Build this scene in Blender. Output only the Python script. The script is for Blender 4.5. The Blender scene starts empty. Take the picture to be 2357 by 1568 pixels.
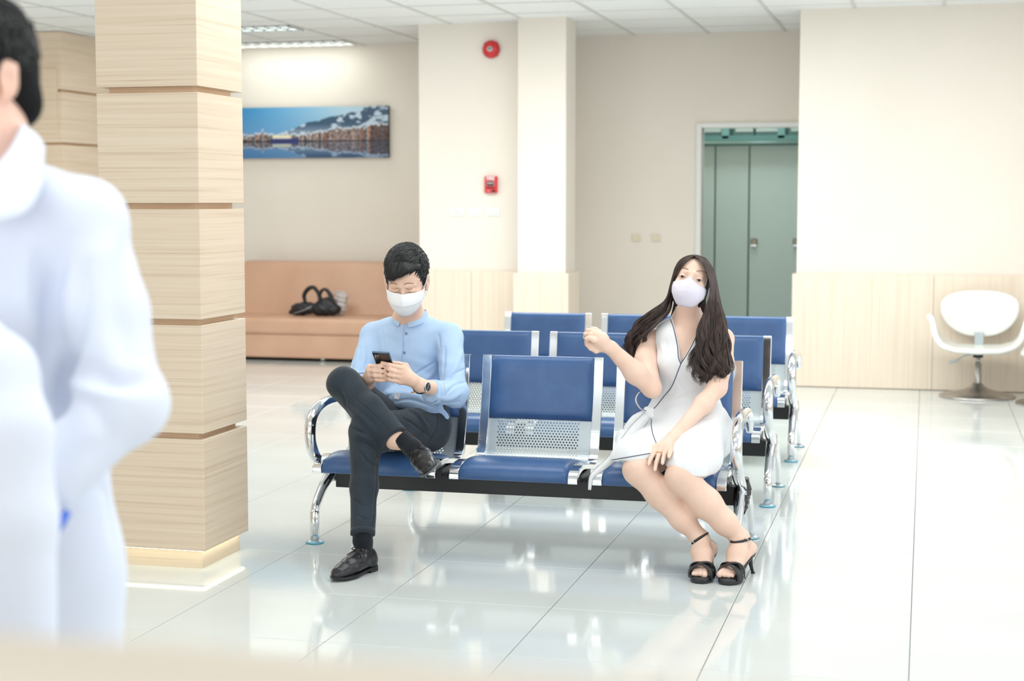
import bpy, bmesh, math, random
import numpy as np
from mathutils import Vector, Matrix
from mathutils.bvhtree import BVHTree

SC = bpy.context.scene
COL = SC.collection
rnd = random.Random(7)

# ------------------------------------------------------------------ camera
F_PX, CAM_H = 3700.0, 1.42
PITCH, YAW = math.atan(321 / F_PX), math.radians(14.42)
_fh = np.array([-math.sin(YAW), math.cos(YAW), 0.0])
C_R = np.array([math.cos(YAW), math.sin(YAW), 0.0])
C_F = _fh * math.cos(PITCH) + np.array([0, 0, -math.sin(PITCH)])
C_U = np.cross(C_R, C_F)
C_O = np.array([0, 0, CAM_H])
cam_data = bpy.data.cameras.new('camera')
cam = bpy.data.objects.new('camera', cam_data)
COL.objects.link(cam)
cam.matrix_world = Matrix([[C_R[0], C_U[0], -C_F[0], C_O[0]],
                           [C_R[1], C_U[1], -C_F[1], C_O[1]],
                           [C_R[2], C_U[2], -C_F[2], C_O[2]],
                           [0, 0, 0, 1]])
cam_data.sensor_width = 36.0
cam_data.lens = F_PX * 36.0 / 2357.0
cam_data.clip_start = 0.05
cam_data.dof.use_dof = True
cam_data.dof.focus_distance = 6.35
cam_data.dof.aperture_fstop = 2.8
SC.camera = cam

def ray(x, y):
    return C_R * (x - 1178.5) / F_PX + C_U * (784 - y) / F_PX + C_F
def P(x, y, Y):
    """world point seen at photo pixel (x, y) that stands at depth Y in the room"""
    r = ray(x, y)
    return C_O + r * (Y / r[1])
def PX(x, y, X):
    r = ray(x, y)
    return C_O + r * (X / r[0])
def PG(x, y, z=0.0):
    r = ray(x, y)
    return C_O + r * ((z - CAM_H) / r[2])

# ------------------------------------------------------------------ colour
SC.view_settings.view_transform = 'Standard'
SC.view_settings.look = 'None'
SC.view_settings.exposure = 0.09
SC.view_settings.gamma = 1.0
SC.view_settings.use_curve_mapping = False

world = bpy.data.worlds.new('daylight')
SC.world = world
world.use_nodes = True
world.node_tree.nodes['Background'].inputs[0].default_value = (0.93, 0.97, 1.0, 1)
world.node_tree.nodes['Background'].inputs[1].default_value = 0.74

def area(name, loc, rot, sx, sy, power, color=(1, 1, 1)):
    l = bpy.data.lights.new(name, 'AREA')
    l.shape = 'RECTANGLE'; l.size = sx; l.size_y = sy; l.energy = power; l.color = color
    o = bpy.data.objects.new(name, l); COL.objects.link(o)
    o.location = loc; o.rotation_euler = rot
    return o
# window daylight from the glazed right side and from the entrance behind the camera
area('window_light', (3.35, 5.2, 1.55), (0, math.radians(90), 0), 2.1, 8.4, 76, (0.94, 0.975, 1.0))
area('entrance_light', (-2.0, -2.8, 1.7), (math.radians(90), 0, 0), 9.0, 2.3, 135, (0.98, 0.99, 1.0))
# rows of fluorescent ceiling fittings
for (lx, ly, pw) in ((-1.5, 2.5, 34), (-4.5, 2.5, 28), (-1.5, 6.2, 40), (-4.7, 6.2, 30), (0.3, 9.6, 80),
                     (-2.2, 10.2, 104), (-5.4, 10.2, 86), (0.9, 4.2, 36)):
    area('ceiling_fitting_light', (lx, ly, 2.83), (0, 0, 0), 2.4, 1.2, pw * .72, (0.99, 1.0, 0.98))

# ------------------------------------------------------------------ helpers
def lin(c):
    out = []
    for v in c[:3]:
        v = v / 255.0
        out.append(v / 12.92 if v <= 0.04045 else ((v + 0.055) / 1.055) ** 2.4)
    return (out[0], out[1], out[2], 1.0)

def mat(name, col, rough=0.5, metal=0.0, spec=0.5, **kw):
    m = bpy.data.materials.new(name); m.use_nodes = True
    b = m.node_tree.nodes['Principled BSDF']
    b.inputs['Base Color'].default_value = lin(col)
    b.inputs['Roughness'].default_value = rough
    b.inputs['Metallic'].default_value = metal
    b.inputs['Specular IOR Level'].default_value = spec
    for k, v in kw.items():
        b.inputs[k.replace('_', ' ')].default_value = v
    return m

def N(m, t, **kw):
    n = m.node_tree.nodes.new(t)
    for k, v in kw.items():
        if hasattr(n, k): setattr(n, k, v)
        else: n.inputs[k].default_value = v
    return n
def L(m, a, b): m.node_tree.links.new(a, b)

def noisy(m, c1, c2, scale=(8, 8, 8), bump=0.0, detail=4.0, coord='Object', bscale=None, lo=0.3, hi=0.7, bdist=0.002):
    """colour varied by noise between c1 and c2, with optional fine bump"""
    tc = N(m, 'ShaderNodeTexCoord'); mp = N(m, 'ShaderNodeMapping'); mp.inputs['Scale'].default_value = scale
    L(m, tc.outputs[coord], mp.inputs['Vector'])
    nz = N(m, 'ShaderNodeTexNoise'); nz.inputs['Scale'].default_value = 1.0; nz.inputs['Detail'].default_value = detail
    L(m, mp.outputs[0], nz.inputs['Vector'])
    cr = N(m, 'ShaderNodeValToRGB')
    cr.color_ramp.elements[0].position = lo; cr.color_ramp.elements[0].color = lin(c1)
    cr.color_ramp.elements[1].position = hi; cr.color_ramp.elements[1].color = lin(c2)
    L(m, nz.outputs['Fac'], cr.inputs['Fac'])
    b = m.node_tree.nodes['Principled BSDF']
    L(m, cr.outputs[0], b.inputs['Base Color'])
    if bump:
        src = nz
        if bscale:
            mp2 = N(m, 'ShaderNodeMapping'); mp2.inputs['Scale'].default_value = bscale
            L(m, tc.outputs[coord], mp2.inputs['Vector'])
            src = N(m, 'ShaderNodeTexNoise'); src.inputs['Scale'].default_value = 1.0; src.inputs['Detail'].default_value = 3.0
            L(m, mp2.outputs[0], src.inputs['Vector'])
        bp = N(m, 'ShaderNodeBump'); bp.inputs['Strength'].default_value = bump; bp.inputs['Distance'].default_value = bdist
        L(m, src.outputs['Fac'], bp.inputs['Height']); L(m, bp.outputs[0], b.inputs['Normal'])
    return m

def tag(o, label=None, cat=None, group=None, kind=None):
    if label: o['label'] = label
    if cat: o['category'] = cat
    if group: o['group'] = group
    if kind: o['kind'] = kind
    return o

def empty(name, loc=(0, 0, 0), rz=0.0, parent=None):
    o = bpy.data.objects.new(name, None); COL.objects.link(o)
    o.location = loc; o.rotation_euler = (0, 0, rz); o.empty_display_size = 0.1
    if parent: o.parent = parent
    return o

def mobj(name, verts, faces, m=None, parent=None, smooth=False, loc=None, world_verts=False):
    """links a mesh; world_verts: verts are world coordinates, moved into the parent's frame"""
    me = bpy.data.meshes.new(name)
    v = np.asarray(verts, dtype=np.float64).reshape(-1, 3)
    if world_verts and parent is not None:
        off = np.array([0.0, 0, 0]); q = parent
        while q is not None:
            off += np.array(q.location); q = q.parent
        v = v - off
    if isinstance(faces, np.ndarray) and faces.ndim == 2 and len(faces):
        n, k = faces.shape
        me.vertices.add(len(v)); me.vertices.foreach_set('co', v.ravel())
        me.loops.add(n * k); me.loops.foreach_set('vertex_index', faces.ravel().astype(np.int32))
        me.polygons.add(n); me.polygons.foreach_set('loop_start', np.arange(n, dtype=np.int32) * k)
        me.update(calc_edges=True)
    else:
        me.from_pydata([tuple(p) for p in v], [], [tuple(int(i) for i in f) for f in faces])
    if smooth: me.polygons.foreach_set('use_smooth', [True] * len(me.polygons))
    me.update()
    o = bpy.data.objects.new(name, me); COL.objects.link(o)
    if m: me.materials.append(m)
    if parent: o.parent = parent
    if loc is not None: o.location = loc
    return o

def bm_obj(name, bm, m=None, parent=None, smooth=False, loc=None):
    me = bpy.data.meshes.new(name); bm.to_mesh(me); bm.free()
    if smooth: me.polygons.foreach_set('use_smooth', [True] * len(me.polygons))
    if m: me.materials.append(m)
    o = bpy.data.objects.new(name, me); COL.objects.link(o)
    if parent: o.parent = parent
    if loc is not None: o.location = loc
    return o

def add_box(bm, lo, hi, bevel=0.0, seg=2):
    r = bmesh.ops.create_cube(bm, size=1.0)
    vs = r['verts']
    lo = Vector(lo); hi = Vector(hi); c = (lo + hi) / 2; s = hi - lo
    for v in vs: v.co = Vector((v.co.x * s.x, v.co.y * s.y, v.co.z * s.z)) + c
    if bevel:
        es = list({e for v in vs for e in v.link_edges})
        bmesh.ops.bevel(bm, geom=es, offset=bevel, segments=seg, affect='EDGES', profile=0.6)
    return bm

def box(name, lo, hi, m=None, parent=None, bevel=0.0, seg=2, smooth=False):
    bm = bmesh.new(); add_box(bm, lo, hi, bevel, seg)
    return bm_obj(name, bm, m, parent, smooth)

def catmull(pts, n=6):
    p = np.asarray(pts, float); out = []
    q = np.vstack([2 * p[0] - p[1], p, 2 * p[-1] - p[-2]])
    for i in range(1, len(q) - 2):
        for t in np.linspace(0, 1, n, endpoint=False):
            a, b, c, d = q[i - 1], q[i], q[i + 1], q[i + 2]
            out.append(0.5 * ((2 * b) + (-a + c) * t + (2 * a - 5 * b + 4 * c - d) * t * t + (-a + 3 * b - 3 * c + d) * t ** 3))
    out.append(p[-1])
    return np.array(out)

def tube_data(path, radii, nseg=10, flat=1.0, cap=True, up=(0, 0, 1), twist=0.0):
    """tube along path; radii scalar or per point; flat scales the second cross axis"""
    p = np.asarray(path, float); n = len(p)
    r = np.full(n, radii, float) if np.isscalar(radii) else np.asarray(radii, float)
    if len(r) != n: r = np.interp(np.linspace(0, 1, n), np.linspace(0, 1, len(r)), r)
    T = np.gradient(p, axis=0); T /= (np.linalg.norm(T, axis=1, keepdims=True) + 1e-12)
    u = np.array(up, float)
    if abs(T[0] @ u) > 0.95: u = np.array([1.0, 0, 0])
    A = np.cross(T[0], u); A /= np.linalg.norm(A)
    V = []; ang = np.linspace(0, 2 * np.pi, nseg, endpoint=False) + twist
    for i in range(n):
        A = A - T[i] * (A @ T[i]); A /= (np.linalg.norm(A) + 1e-12)
        B = np.cross(T[i], A)
        V.append(p[i] + r[i] * (np.cos(ang)[:, None] * A + flat * np.sin(ang)[:, None] * B))
    V = np.vstack(V); Fc = []
    for i in range(n - 1):
        for j in range(nseg):
            k = (j + 1) % nseg
            Fc.append((i * nseg + j, i * nseg + k, (i + 1) * nseg + k, (i + 1) * nseg + j))
    if cap:
        Fc.append(tuple(range(nseg))[::-1]); Fc.append(tuple((n - 1) * nseg + j for j in range(nseg)))
    return V, Fc

def merge(parts):
    V, Fc, o = [], [], 0
    for v, f in parts:
        V.append(np.asarray(v)); Fc += [tuple(i + o for i in q) for q in f]; o += len(v)
    return np.vstack(V), Fc

def tube(name, path, radii, m=None, parent=None, nseg=10, flat=1.0, world=False, up=(0, 0, 1)):
    v, f = tube_data(path, radii, nseg, flat, True, up)
    return mobj(name, v, f, m, parent, True, world_verts=world)

def lathe_data(prof, n=32, c=(0, 0, 0)):
    V, Fc = [], []
    for r, z in prof:
        for j in range(n):
            a = 2 * math.pi * j / n
            V.append((c[0] + r * math.cos(a), c[1] + r * math.sin(a), c[2] + z))
    for i in range(len(prof) - 1):
        for j in range(n):
            k = (j + 1) % n
            Fc.append((i * n + j, i * n + k, (i + 1) * n + k, (i + 1) * n + j))
    Fc.append(tuple(range(n))[::-1]); Fc.append(tuple((len(prof) - 1) * n + j for j in range(n)))
    return np.array(V), Fc

def copy_tree(o, parent=None):
    c = o.copy(); COL.objects.link(c)
    if parent: c.parent = parent
    for ch in KIDS.get(o.name, [k for k in o.children]):
        copy_tree(ch, c)
    return c
KIDS = {}
# ================================================================== materials
def wood_mat(name, c_dark, c_mid, c_light, axis='x', rough=0.38):
    m = mat(name, c_mid, rough, spec=0.4)
    tc = N(m, 'ShaderNodeNewGeometry'); mp = N(m, 'ShaderNodeMapping')
    sc = {'x': (0.9, 0.9, 80), 'z': (44, 44, 0.8)}[axis]
    mp.inputs['Scale'].default_value = sc
    L(m, tc.outputs['Position'], mp.inputs['Vector'])
    n1 = N(m, 'ShaderNodeTexNoise'); n1.inputs['Scale'].default_value = 1.0; n1.inputs['Detail'].default_value = 6; n1.inputs['Distortion'].default_value = 0.35
    L(m, mp.outputs[0], n1.inputs['Vector'])
    cr = N(m, 'ShaderNodeValToRGB'); e = cr.color_ramp.elements
    e[0].position = 0.30; e[0].color = lin(c_dark); e[1].position = 0.72; e[1].color = lin(c_light)
    x = cr.color_ramp.elements.new(0.42); x.color = lin(c_mid)
    L(m, n1.outputs['Fac'], cr.inputs['Fac'])
    # thin dark grain lines
    mp2 = N(m, 'ShaderNodeMapping'); mp2.inputs['Scale'].default_value = tuple(v * 3.2 if v > 10 else v * 1.3 for v in sc)
    L(m, tc.outputs['Position'], mp2.inputs['Vector'])
    n2 = N(m, 'ShaderNodeTexNoise'); n2.inputs['Scale'].default_value = 1.0; n2.inputs['Detail'].default_value = 3
    L(m, mp2.outputs[0], n2.inputs['Vector'])
    c2 = N(m, 'ShaderNodeValToRGB'); c2.color_ramp.elements[0].position = 0.30; c2.color_ramp.elements[0].color = (0.84, 0.79, 0.74, 1)
    c2.color_ramp.elements[1].position = 0.40; c2.color_ramp.elements[1].color = (1, 1, 1, 1)
    L(m, n2.outputs['Fac'], c2.inputs['Fac'])
    mx = N(m, 'ShaderNodeMix', data_type='RGBA', blend_type='MULTIPLY'); mx.inputs[0].default_value = 1.0
    L(m, cr.outputs[0], mx.inputs[6]); L(m, c2.outputs[0], mx.inputs[7])
    L(m, mx.outputs[2], m.node_tree.nodes['Principled BSDF'].inputs['Base Color'])
    return m

M = {}
M['wall'] = noisy(mat('cream_wall_paint', (234, 226, 215), 0.55, spec=0.3), (232, 224, 213), (236, 228, 218), (1.5, 1.5, 1.5), bump=0.05, bscale=(300, 300, 300))
M['ceil'] = noisy(mat('ceiling_tile_white', (243, 245, 246), 0.8, spec=0.2), (240, 242, 243), (246, 248, 249), (60, 60, 60), bump=0.15, bscale=(250, 250, 250))
M['ceil_grid'] = mat('ceiling_grid_grey', (216, 217, 214), 0.5)
M['tile'] = noisy(mat('polished_floor_tile', (214, 219, 217), 0.07, spec=0.65), (211, 216, 214), (218, 223, 221), (1.3, 1.3, 1.3), coord='Generated')
M['grout'] = mat('floor_grout', (150, 152, 148), 0.8)
M['wood'] = wood_mat('pillar_wood_laminate', (210, 188, 163), (221, 201, 177), (229, 212, 190), 'x')
M['wood_v'] = wood_mat('wainscot_wood_laminate', (226, 210, 190), (232, 217, 198), (237, 224, 208), 'z')
M['groove'] = noisy(mat('pillar_groove_wood', (222, 190, 156), 0.5), (212, 176, 140), (230, 200, 168), (3, 3, 30))
M['chrome'] = mat('polished_chrome', (225, 227, 230), 0.09, 1.0)
M['silver'] = mat('silver_painted_steel', (186, 196, 200), 0.36, 0.55)
M['blue'] = noisy(mat('blue_vinyl', (58, 94, 143), 0.33, spec=0.5), (53, 88, 137), (64, 100, 149), (9, 9, 9), bump=0.06, bscale=(420, 420, 420))
M['black'] = mat('black_painted_steel', (24, 26, 30), 0.42)
M['white_metal'] = mat('white_powder_coat', (228, 231, 230), 0.45)
M['teal'] = noisy(mat('teal_door_laminate', (168, 182, 176), 0.4), (164, 179, 173), (171, 185, 179), (1, 1, 1))
M['teal_dark'] = mat('dark_teal_steel', (52, 82, 78), 0.4)
M['white_plastic'] = mat('white_plastic', (232, 234, 232), 0.35)
M['red'] = mat('red_enamel', (206, 44, 50), 0.35)
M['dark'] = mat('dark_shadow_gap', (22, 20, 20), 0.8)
def emis(name, col, s):
    m = mat(name, col, 0.5); b = m.node_tree.nodes['Principled BSDF']
    b.inputs['Emission Color'].default_value = lin(col); b.inputs['Emission Strength'].default_value = s
    return m
M['tube'] = emis('lit_fluorescent_tube', (236, 250, 244), 1.6)
M['led'] = emis('led_strip_glow', (250, 255, 220), 5.0)

# ================================================================== setting
CZ = 2.86
X0, X1, Y0R, Y1R = -8.4, 3.4, -3.0, 14.3
# floor -------------------------------------------------------------
floor = box('floor', (X0, Y0R, -0.12), (X1, 16.2, -0.004), M['grout']); tag(floor, kind='structure')
TP = 0.611; fx0, fy0 = -0.022, 6.0
def tile_mesh(name, s, h):
    bm = bmesh.new(); add_box(bm, (-s / 2, -s / 2, -h), (s / 2, s / 2, 0), 0.0012, 1)
    me = bpy.data.meshes.new(name); bm.to_mesh(me); bm.free(); me.materials.append(M['tile']); return me
tme = tile_mesh('floor_tile', TP - 0.0028, 0.004)
ix0, ix1 = math.floor((X0 - fx0) / TP), math.ceil((X1 - fx0) / TP)
iy0, iy1 = math.floor((Y0R - fy0) / TP), math.ceil((16.2 - fy0) / TP)
far_tiles = []
for i in range(ix0, ix1):
    for j in range(iy0, iy1):
        cx, cy = fx0 + (i + .5) * TP, fy0 + (j + .5) * TP
        if -6.5 < cx < 1.3 and 4.4 < cy < 14.3 and cx > -0.62 * cy + 0.0 and cx < 0.12 * cy - 0.2:
            o = bpy.data.objects.new('floor_tile', tme); COL.objects.link(o); o.parent = floor; o.location = (cx, cy, 0)
        else:
            far_tiles.append((cx, cy))
bm = bmesh.new(); s = (TP - 0.0028) / 2
for cx, cy in far_tiles:
    q = [bm.verts.new((cx + a * s, cy + b * s, 0)) for a, b in ((-1, -1), (1, -1), (1, 1), (-1, 1))]; bm.faces.new(q)
ft = bm_obj('outlying_floor_tiles', bm, M['tile'], floor); tag(ft, kind='stuff')

# ceiling -----------------------------------------------------------
ceil = box('ceiling', (X0, Y0R, CZ + 0.03), (X1, 16.2, CZ + 0.12), M['ceil_grid']); tag(ceil, kind='structure')
CP = 0.6475; cx0, cy0 = -0.555, 10.9
bm = bmesh.new(); add_box(bm, (-CP / 2 + .009, -CP / 2 + .004, 0.004), (CP / 2 - .009, CP / 2 - .004, 0.022), 0.003, 1)
cme = bpy.data.meshes.new('ceiling_tile'); bm.to_mesh(cme); bm.free(); cme.materials.append(M['ceil'])
fix_cells = []
bmf = bmesh.new()
for i in range(-13, 8):
    for j in range(-22, 9):
        cx, cy = cx0 + (i + .5) * CP, cy0 + (j + .5) * CP
        if cx < X0 - .3 or cx > X1 + .3: continue
        if j >= -1 and j < 6 and -8.4 < cx < 1.4:
            o = bpy.data.objects.new('ceiling_tile', cme); COL.objects.link(o); o.parent = ceil
            o.location = (cx, cy, CZ + rnd.uniform(-.0015, .0025)); o.rotation_euler = (rnd.uniform(-.002, .002), rnd.uniform(-.002, .002), 0)
        else:
            add_box(bmf, (cx - CP / 2 + .009, cy - CP / 2 + .004, CZ + .004), (cx + CP / 2 - .009, cy + CP / 2 - .004, CZ + .022))
ct = bm_obj('outlying_ceiling_tiles', bmf, M['ceil'], ceil); tag(ct, kind='stuff')
for i in range(-13, 8):
    x = cx0 + i * CP
    if X0 < x < X1: box('grid_bar', (x - .013, Y0R, CZ - .002), (x + .013, 14.3, CZ + .03), M['ceil_grid'], ceil)
for j in range(-1, 6):
    y = cy0 + j * CP
    box('grid_bar', (X0, y - .006, CZ), (X1, y + .006, CZ + .03), M['ceil_grid'], ceil)

# walls -------------------------------------------------------------
def wall(name, lo, hi, m='wall'):
    return tag(box(name, lo, hi, M[m]), kind='structure')
wall('wall_back_left', (X0, 14.3, 0), (-4.07, 14.42, CZ + .03))
wall('wall_switch_block', (-4.07, 12.75, 0), (-3.09, 14.42, CZ + .03))
wall('wall_square_column', (-3.165, 12.5, 0), (-2.775, 12.86, CZ + .03))
wall('wall_back_centre', (-3.09, 14.0, 0), (-1.90, 14.12, CZ + .03))
wall('wall_over_doorway', (-1.90, 14.0, 2.06), (-0.955, 14.12, CZ + .03))
wall('wall_right_front', (-0.955, 12.47, 0), (X1, 14.12, CZ + .03))
wall('wall_right_light_block', (1.5, 11.2, 0), (1.72, 12.47, CZ + .03))  # unseen wall added to keep window light off the right end
wall('wall_left', (X0 - .1, Y0R, 0), (X0, 14.42, CZ + .03))
# glazed right side and entrance side (beyond the frame): sills, piers and lintels round the windows
wall('wall_right_sill', (X1, Y0R, 0), (X1 + .12, 12.5, 0.45))
wall('wall_right_lintel', (X1, Y0R, 2.65), (X1 + .12, 12.5, CZ + .03))
for k, y in enumerate((-3.0, 1.0, 5.0, 9.0, 12.2)):
    wall('wall_right_pier_%d' % (k + 1), (X1, y, 0.45), (X1 + .12, y + .3, 2.65))
wall('wall_entrance_lintel', (X0, Y0R - .1, 2.65), (X1, Y0R, CZ + .03))
for k, x in enumerate((-8.4, -5.0, -1.6, 1.6)):
    wall('wall_entrance_pier_%d' % (k + 1), (x, Y0R - .1, 0), (x + .3, Y0R, 2.65))

# wainscot panels
wr = tag(box('wainscot_backing_right', (-0.962, 12.452, 0.0), (X1, 12.47, 0.86), M['groove']), kind='structure'); wr.name = 'trim_1'
for a, b in ((-.985, .063), (.065, 1.112), (1.114, 1.5)):
    box('wainscot_panel', (a, 12.436, 0.004), (b, 12.452, 0.866), M['wood_v'], wr, 0.002, 1)
box('wainscot_return', (-.985, 12.452, 0.004), (-.957, 12.9, 0.866), M['wood_v'], wr, 0.002, 1)
wl = tag(box('trim_2', (-4.075, 12.735, 0), (-3.16, 12.75, .84), M['groove']), kind='structure')
for a, b in ((-4.09, -3.62), (-3.617, -3.16)):
    box('wainscot_panel', (a, 12.72, 0.004), (b, 12.735, .846), M['wood_v'], wl, 0.002, 1)
cw = tag(box('trim_3', (-3.17, 12.49, 0), (-2.77, 12.865, .84), M['groove']), kind='structure')
box('wainscot_panel', (-3.195, 12.465, 0.004), (-2.745, 12.49, .846), M['wood_v'], cw, 0.003, 1)
box('wainscot_panel', (-2.77, 12.49, 0.004), (-2.745, 12.885, .846), M['wood_v'], cw, 0.003, 1)
box('wainscot_panel', (-3.195, 12.49, 0.004), (-3.17, 12.885, .846), M['wood_v'], cw, 0.003, 1)

# doorway and lift lobby beyond -------------------------------------
d = tag(box('door_1', (-1.945, 13.97, 0), (-1.90, 14.14, 2.09), M['white_metal'], bevel=.004), kind='structure')
box('door_head', (-1.90, 13.97, 2.05), (-.958, 14.14, 2.09), M['white_metal'], d, .004)
lob = tag(box('wall_lobby_left', (-2.9, 14.12, 0), (-2.8, 16.1, 2.83), M['wall']), kind='structure')
tag(box('wall_lobby_right', (0.4, 14.12, 0), (0.5, 16.1, 2.83), M['teal']), kind='structure')
tag(box('wall_lobby_back', (-2.9, 15.9, 0), (0.5, 16.1, 2.83), M['teal_dark']), kind='structure')
tag(box('ceiling_lobby', (-2.9, 14.12, 2.84), (.5, 16.1, 2.88), M['ceil']), kind='structure')
dr = empty('sliding_door', (-1.5, 15.2, 0)); tag(dr, 'tall grey-green sliding partition door seen through the white doorway', 'door')
DY = 15.2
ZD0, ZD1, ZR = P(1815, 775, DY)[2], P(1724, 335, DY)[2], P(1724, 325, DY)[2]
def dpanel(a, b):
    o = box('door_panel', (a + 1.5, -.02, ZD0), (b + 1.5, .02, ZD1), M['teal'], dr, .006); return o
xs = [P(v, 500, DY)[0] for v in (1560, 1646, 1724, 1842, 1925)]
for a, b in zip(xs[:-1], xs[1:]): dpanel(a + .006, b - .006)
box('kick_plate', (xs[0] + 1.5, .0, 0.0), (xs[-1] + 1.5, .03, ZD0), M['teal_dark'], dr)
tube('top_rail', [(xs[0] + 1.5, -.05, ZR), (xs[-1] + 1.5, -.05, ZR)], .026, mat('satin_rail', (205, 236, 232), .25, .5), dr, 12)
box('header_beam', (xs[0] + 1.5, .0, ZD1), (xs[-1] + 1.5, .1, ZD1 + .10), mat('teal_header', (74, 108, 105), .4), dr)
for k, px in enumerate((1736, 1833)):
    hx = P(px, 560, DY)[0] + 1.5; hz = P(px, 560, DY)[2]
    h = box('pull_handle', (hx - .03, -.035, hz - .035), (hx + .03, -.02, hz + .045), mat('handle_bronze', (128, 124, 104), .3, .6), dr, .012)
    box('handle_grip', (hx - .028, -.045, hz - .03), (hx + .028, -.034, hz - .012), M['chrome'], dr, .004)
tr = empty('transom_frame', (-1.5, 15.05, P(1724, 313, 15.1)[2])); tag(tr, 'dark teal steel transom with panes made to glow faintly above the sliding door', 'transom')
for px in (1672, 1800):
    x = P(px, 300, 15.1)[0] + 1.5; box('post', (x - .035, -.03, -.03), (x + .035, .03, .22), mat('teal_post', (84, 122, 118), .4), tr, .005)
box('sill_bar', (xs[0] + 1.5, -.03, -.05), (xs[-1] + 1.5, .03, .0), mat('teal_sill', (66, 104, 100), .4), tr)
for a, b in ((1614, 1662), (1695, 1735), (1742, 1792), (1822, 1870)):
    xa, xb = P(a, 300, 15.1)[0] + 1.5, P(b, 300, 15.1)[0] + 1.5
    f = box('pane_frame', (xa - .02, -.01, 0), (xb + .02, .01, .2), M['teal_dark'], tr)
    box('pane', (xa, -.015, .035), (xb, .012, .2), emis('ceiling_glow_pane', (132, 142, 138), .06), f)  # faint emission stands in for the pale ceiling behind the openings

# recessed louvre lights ---
area('lobby_fill_light', (-1.6, 14.65, 2.78), (0, 0, 0), 1.2, .5, 26, (.9, 1, .97))  # unseen fill lamp, added to brighten the teal door
# --------------------------------------------
def louvre(y0, y1, x0, x1, label):
    t = empty('ceiling_light', ((x0 + x1) / 2, (y0 + y1) / 2, CZ)); tag(t, label, 'ceiling light', 'louvred fluorescent ceiling lights')
    w, dd = (x1 - x0) / 2, (y1 - y0) / 2
    bm = bmesh.new()
    add_box(bm, (-w, -dd, -.012), (w, -dd + .012, .02)); add_box(bm, (-w, dd - .012, -.012), (w, dd, .02))
    add_box(bm, (-w, -dd, -.012), (-w + .012, dd, .02)); add_box(bm, (w - .012, -dd, -.012), (w, dd, .02))
    bm_obj('frame', bm, M['white_metal'], t)
    box('reflector', (-w, -dd, .0), (w, dd, .003), mat('bright_reflector', (235, 240, 238), .15, .7), t)
    for k in (-.5, .5):
        tube('fluorescent_tube', [(-w + .03, dd * k, -.002), (w - .03, dd * k, -.002)], .006, M['tube'], t, 8)
    n = 12
    for i in range(1, n):
        x = -w + 2 * w * i / n
        v = [(x - .002, -dd, -.012), (x + .002, -dd, -.012), (x + .014, -dd, .0), (x - .014, -dd, .0)]
        v += [(a, dd, c) for a, _, c in v]
        mobj('louvre_blade', v, [(0, 1, 2, 3), (7, 6, 5, 4), (0, 4, 5, 1), (1, 5, 6, 2), (2, 6, 7, 3), (3, 7, 4, 0)], M['chrome'], t)
    mobj('louvre_rib', *tube_data([(-w, 0, -.006), (w, 0, -.006)], .007, 6), M['chrome'], t)
louvre(12.53, 12.86, -6.38, -5.12, 'louvred fluorescent ceiling light, the one nearer the wooden pillar')
louvre(13.80, 14.12, -6.38, -5.10, 'louvred fluorescent ceiling light right against the picture wall')
for (lx, ly) in ((-1.5, 2.5), (-4.5, 2.5), (-1.5, 6.2), (-4.7, 6.2), (0.9, 9.0), (-2.2, 9.6), (-5.4, 9.6), (0.9, 4.2)):
    pass
area('tube_glow', (-5.75, 12.7, CZ - .03), (0, 0, 0), 1.2, .3, 7, (.95, 1, .96))
area('tube_glow', (-5.75, 13.96, CZ - .03), (math.radians(12), 0, 0), 1.2, .28, 5, (.95, 1, .96))

# near wooden pillar -------------------------------------------------
def pillar(label, x0, x1, y0, y1, joints, gap, inset, plinth=None):
    t = empty('wooden_pillar', ((x0 + x1) / 2, (y0 + y1) / 2, 0)); tag(t, label, 'pillar')
    cx, cy = (x0 + x1) / 2, (y0 + y1) / 2; w, dd = (x1 - x0) / 2, (y1 - y0) / 2
    box('core', (-w + inset, -dd + inset, 0.07), (w - inset, dd - inset, CZ), M['groove'], t)
    for a, b in zip(joints[:-1], joints[1:]):
        box('clad_block', (-w, -dd, a + gap / 2), (w, dd, min(b - gap / 2, CZ)), M['wood'], t, .0015, 1)
    return t
pl = pillar('tall square pillar clad in stacked pale wood blocks, glowing at its foot', -3.077, -2.658, 5.6, 6.01,
            [0.066, 0.522, 0.96, 1.401, 1.84, 2.28, 2.72, 3.0], .023, .035)
box('plinth', (-.150, -.165, 0), (.18, .185, .078), M['wood'], pl)
st = []
for (a, b) in (((-.20, -.195), (.195, -.195)), ((.195, -.195), (.195, .19))):
    v, f = tube_data([(a[0], a[1], .0762), (b[0], b[1], .0762)], .0022, 6); st.append((v, f))
mobj('led_strip', *merge(st), M['led'], pl)
area('led_front', (-2.87, 5.613, .07), (0, 0, 0), .38, .015, .05, (1, 1, .82))
area('led_side', (-2.672, 5.8, .07), (0, 0, 0), .015, .36, .05, (1, 1, .82))

pj = pillar('distant wood-clad pillar behind the near one, under the ceiling corner', -7.95, -7.168, 12.46, 13.3,
            [0.07, 0.58, 1.03, 1.465, 1.91, 2.36, CZ + .012], .024, .035)
box('access_hatch', (-.32, -.425, 2.0), (.34, -.418, 2.55), M['wood'], pj, .002, 1)
bm = bmesh.new()
for lo, hi in (((-.33, -.4215, 1.99), (.35, -.4205, 2.56)),): add_box(bm, lo, hi)
bm_obj('hatch_joint', bm, M['groove'], pj)

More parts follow.
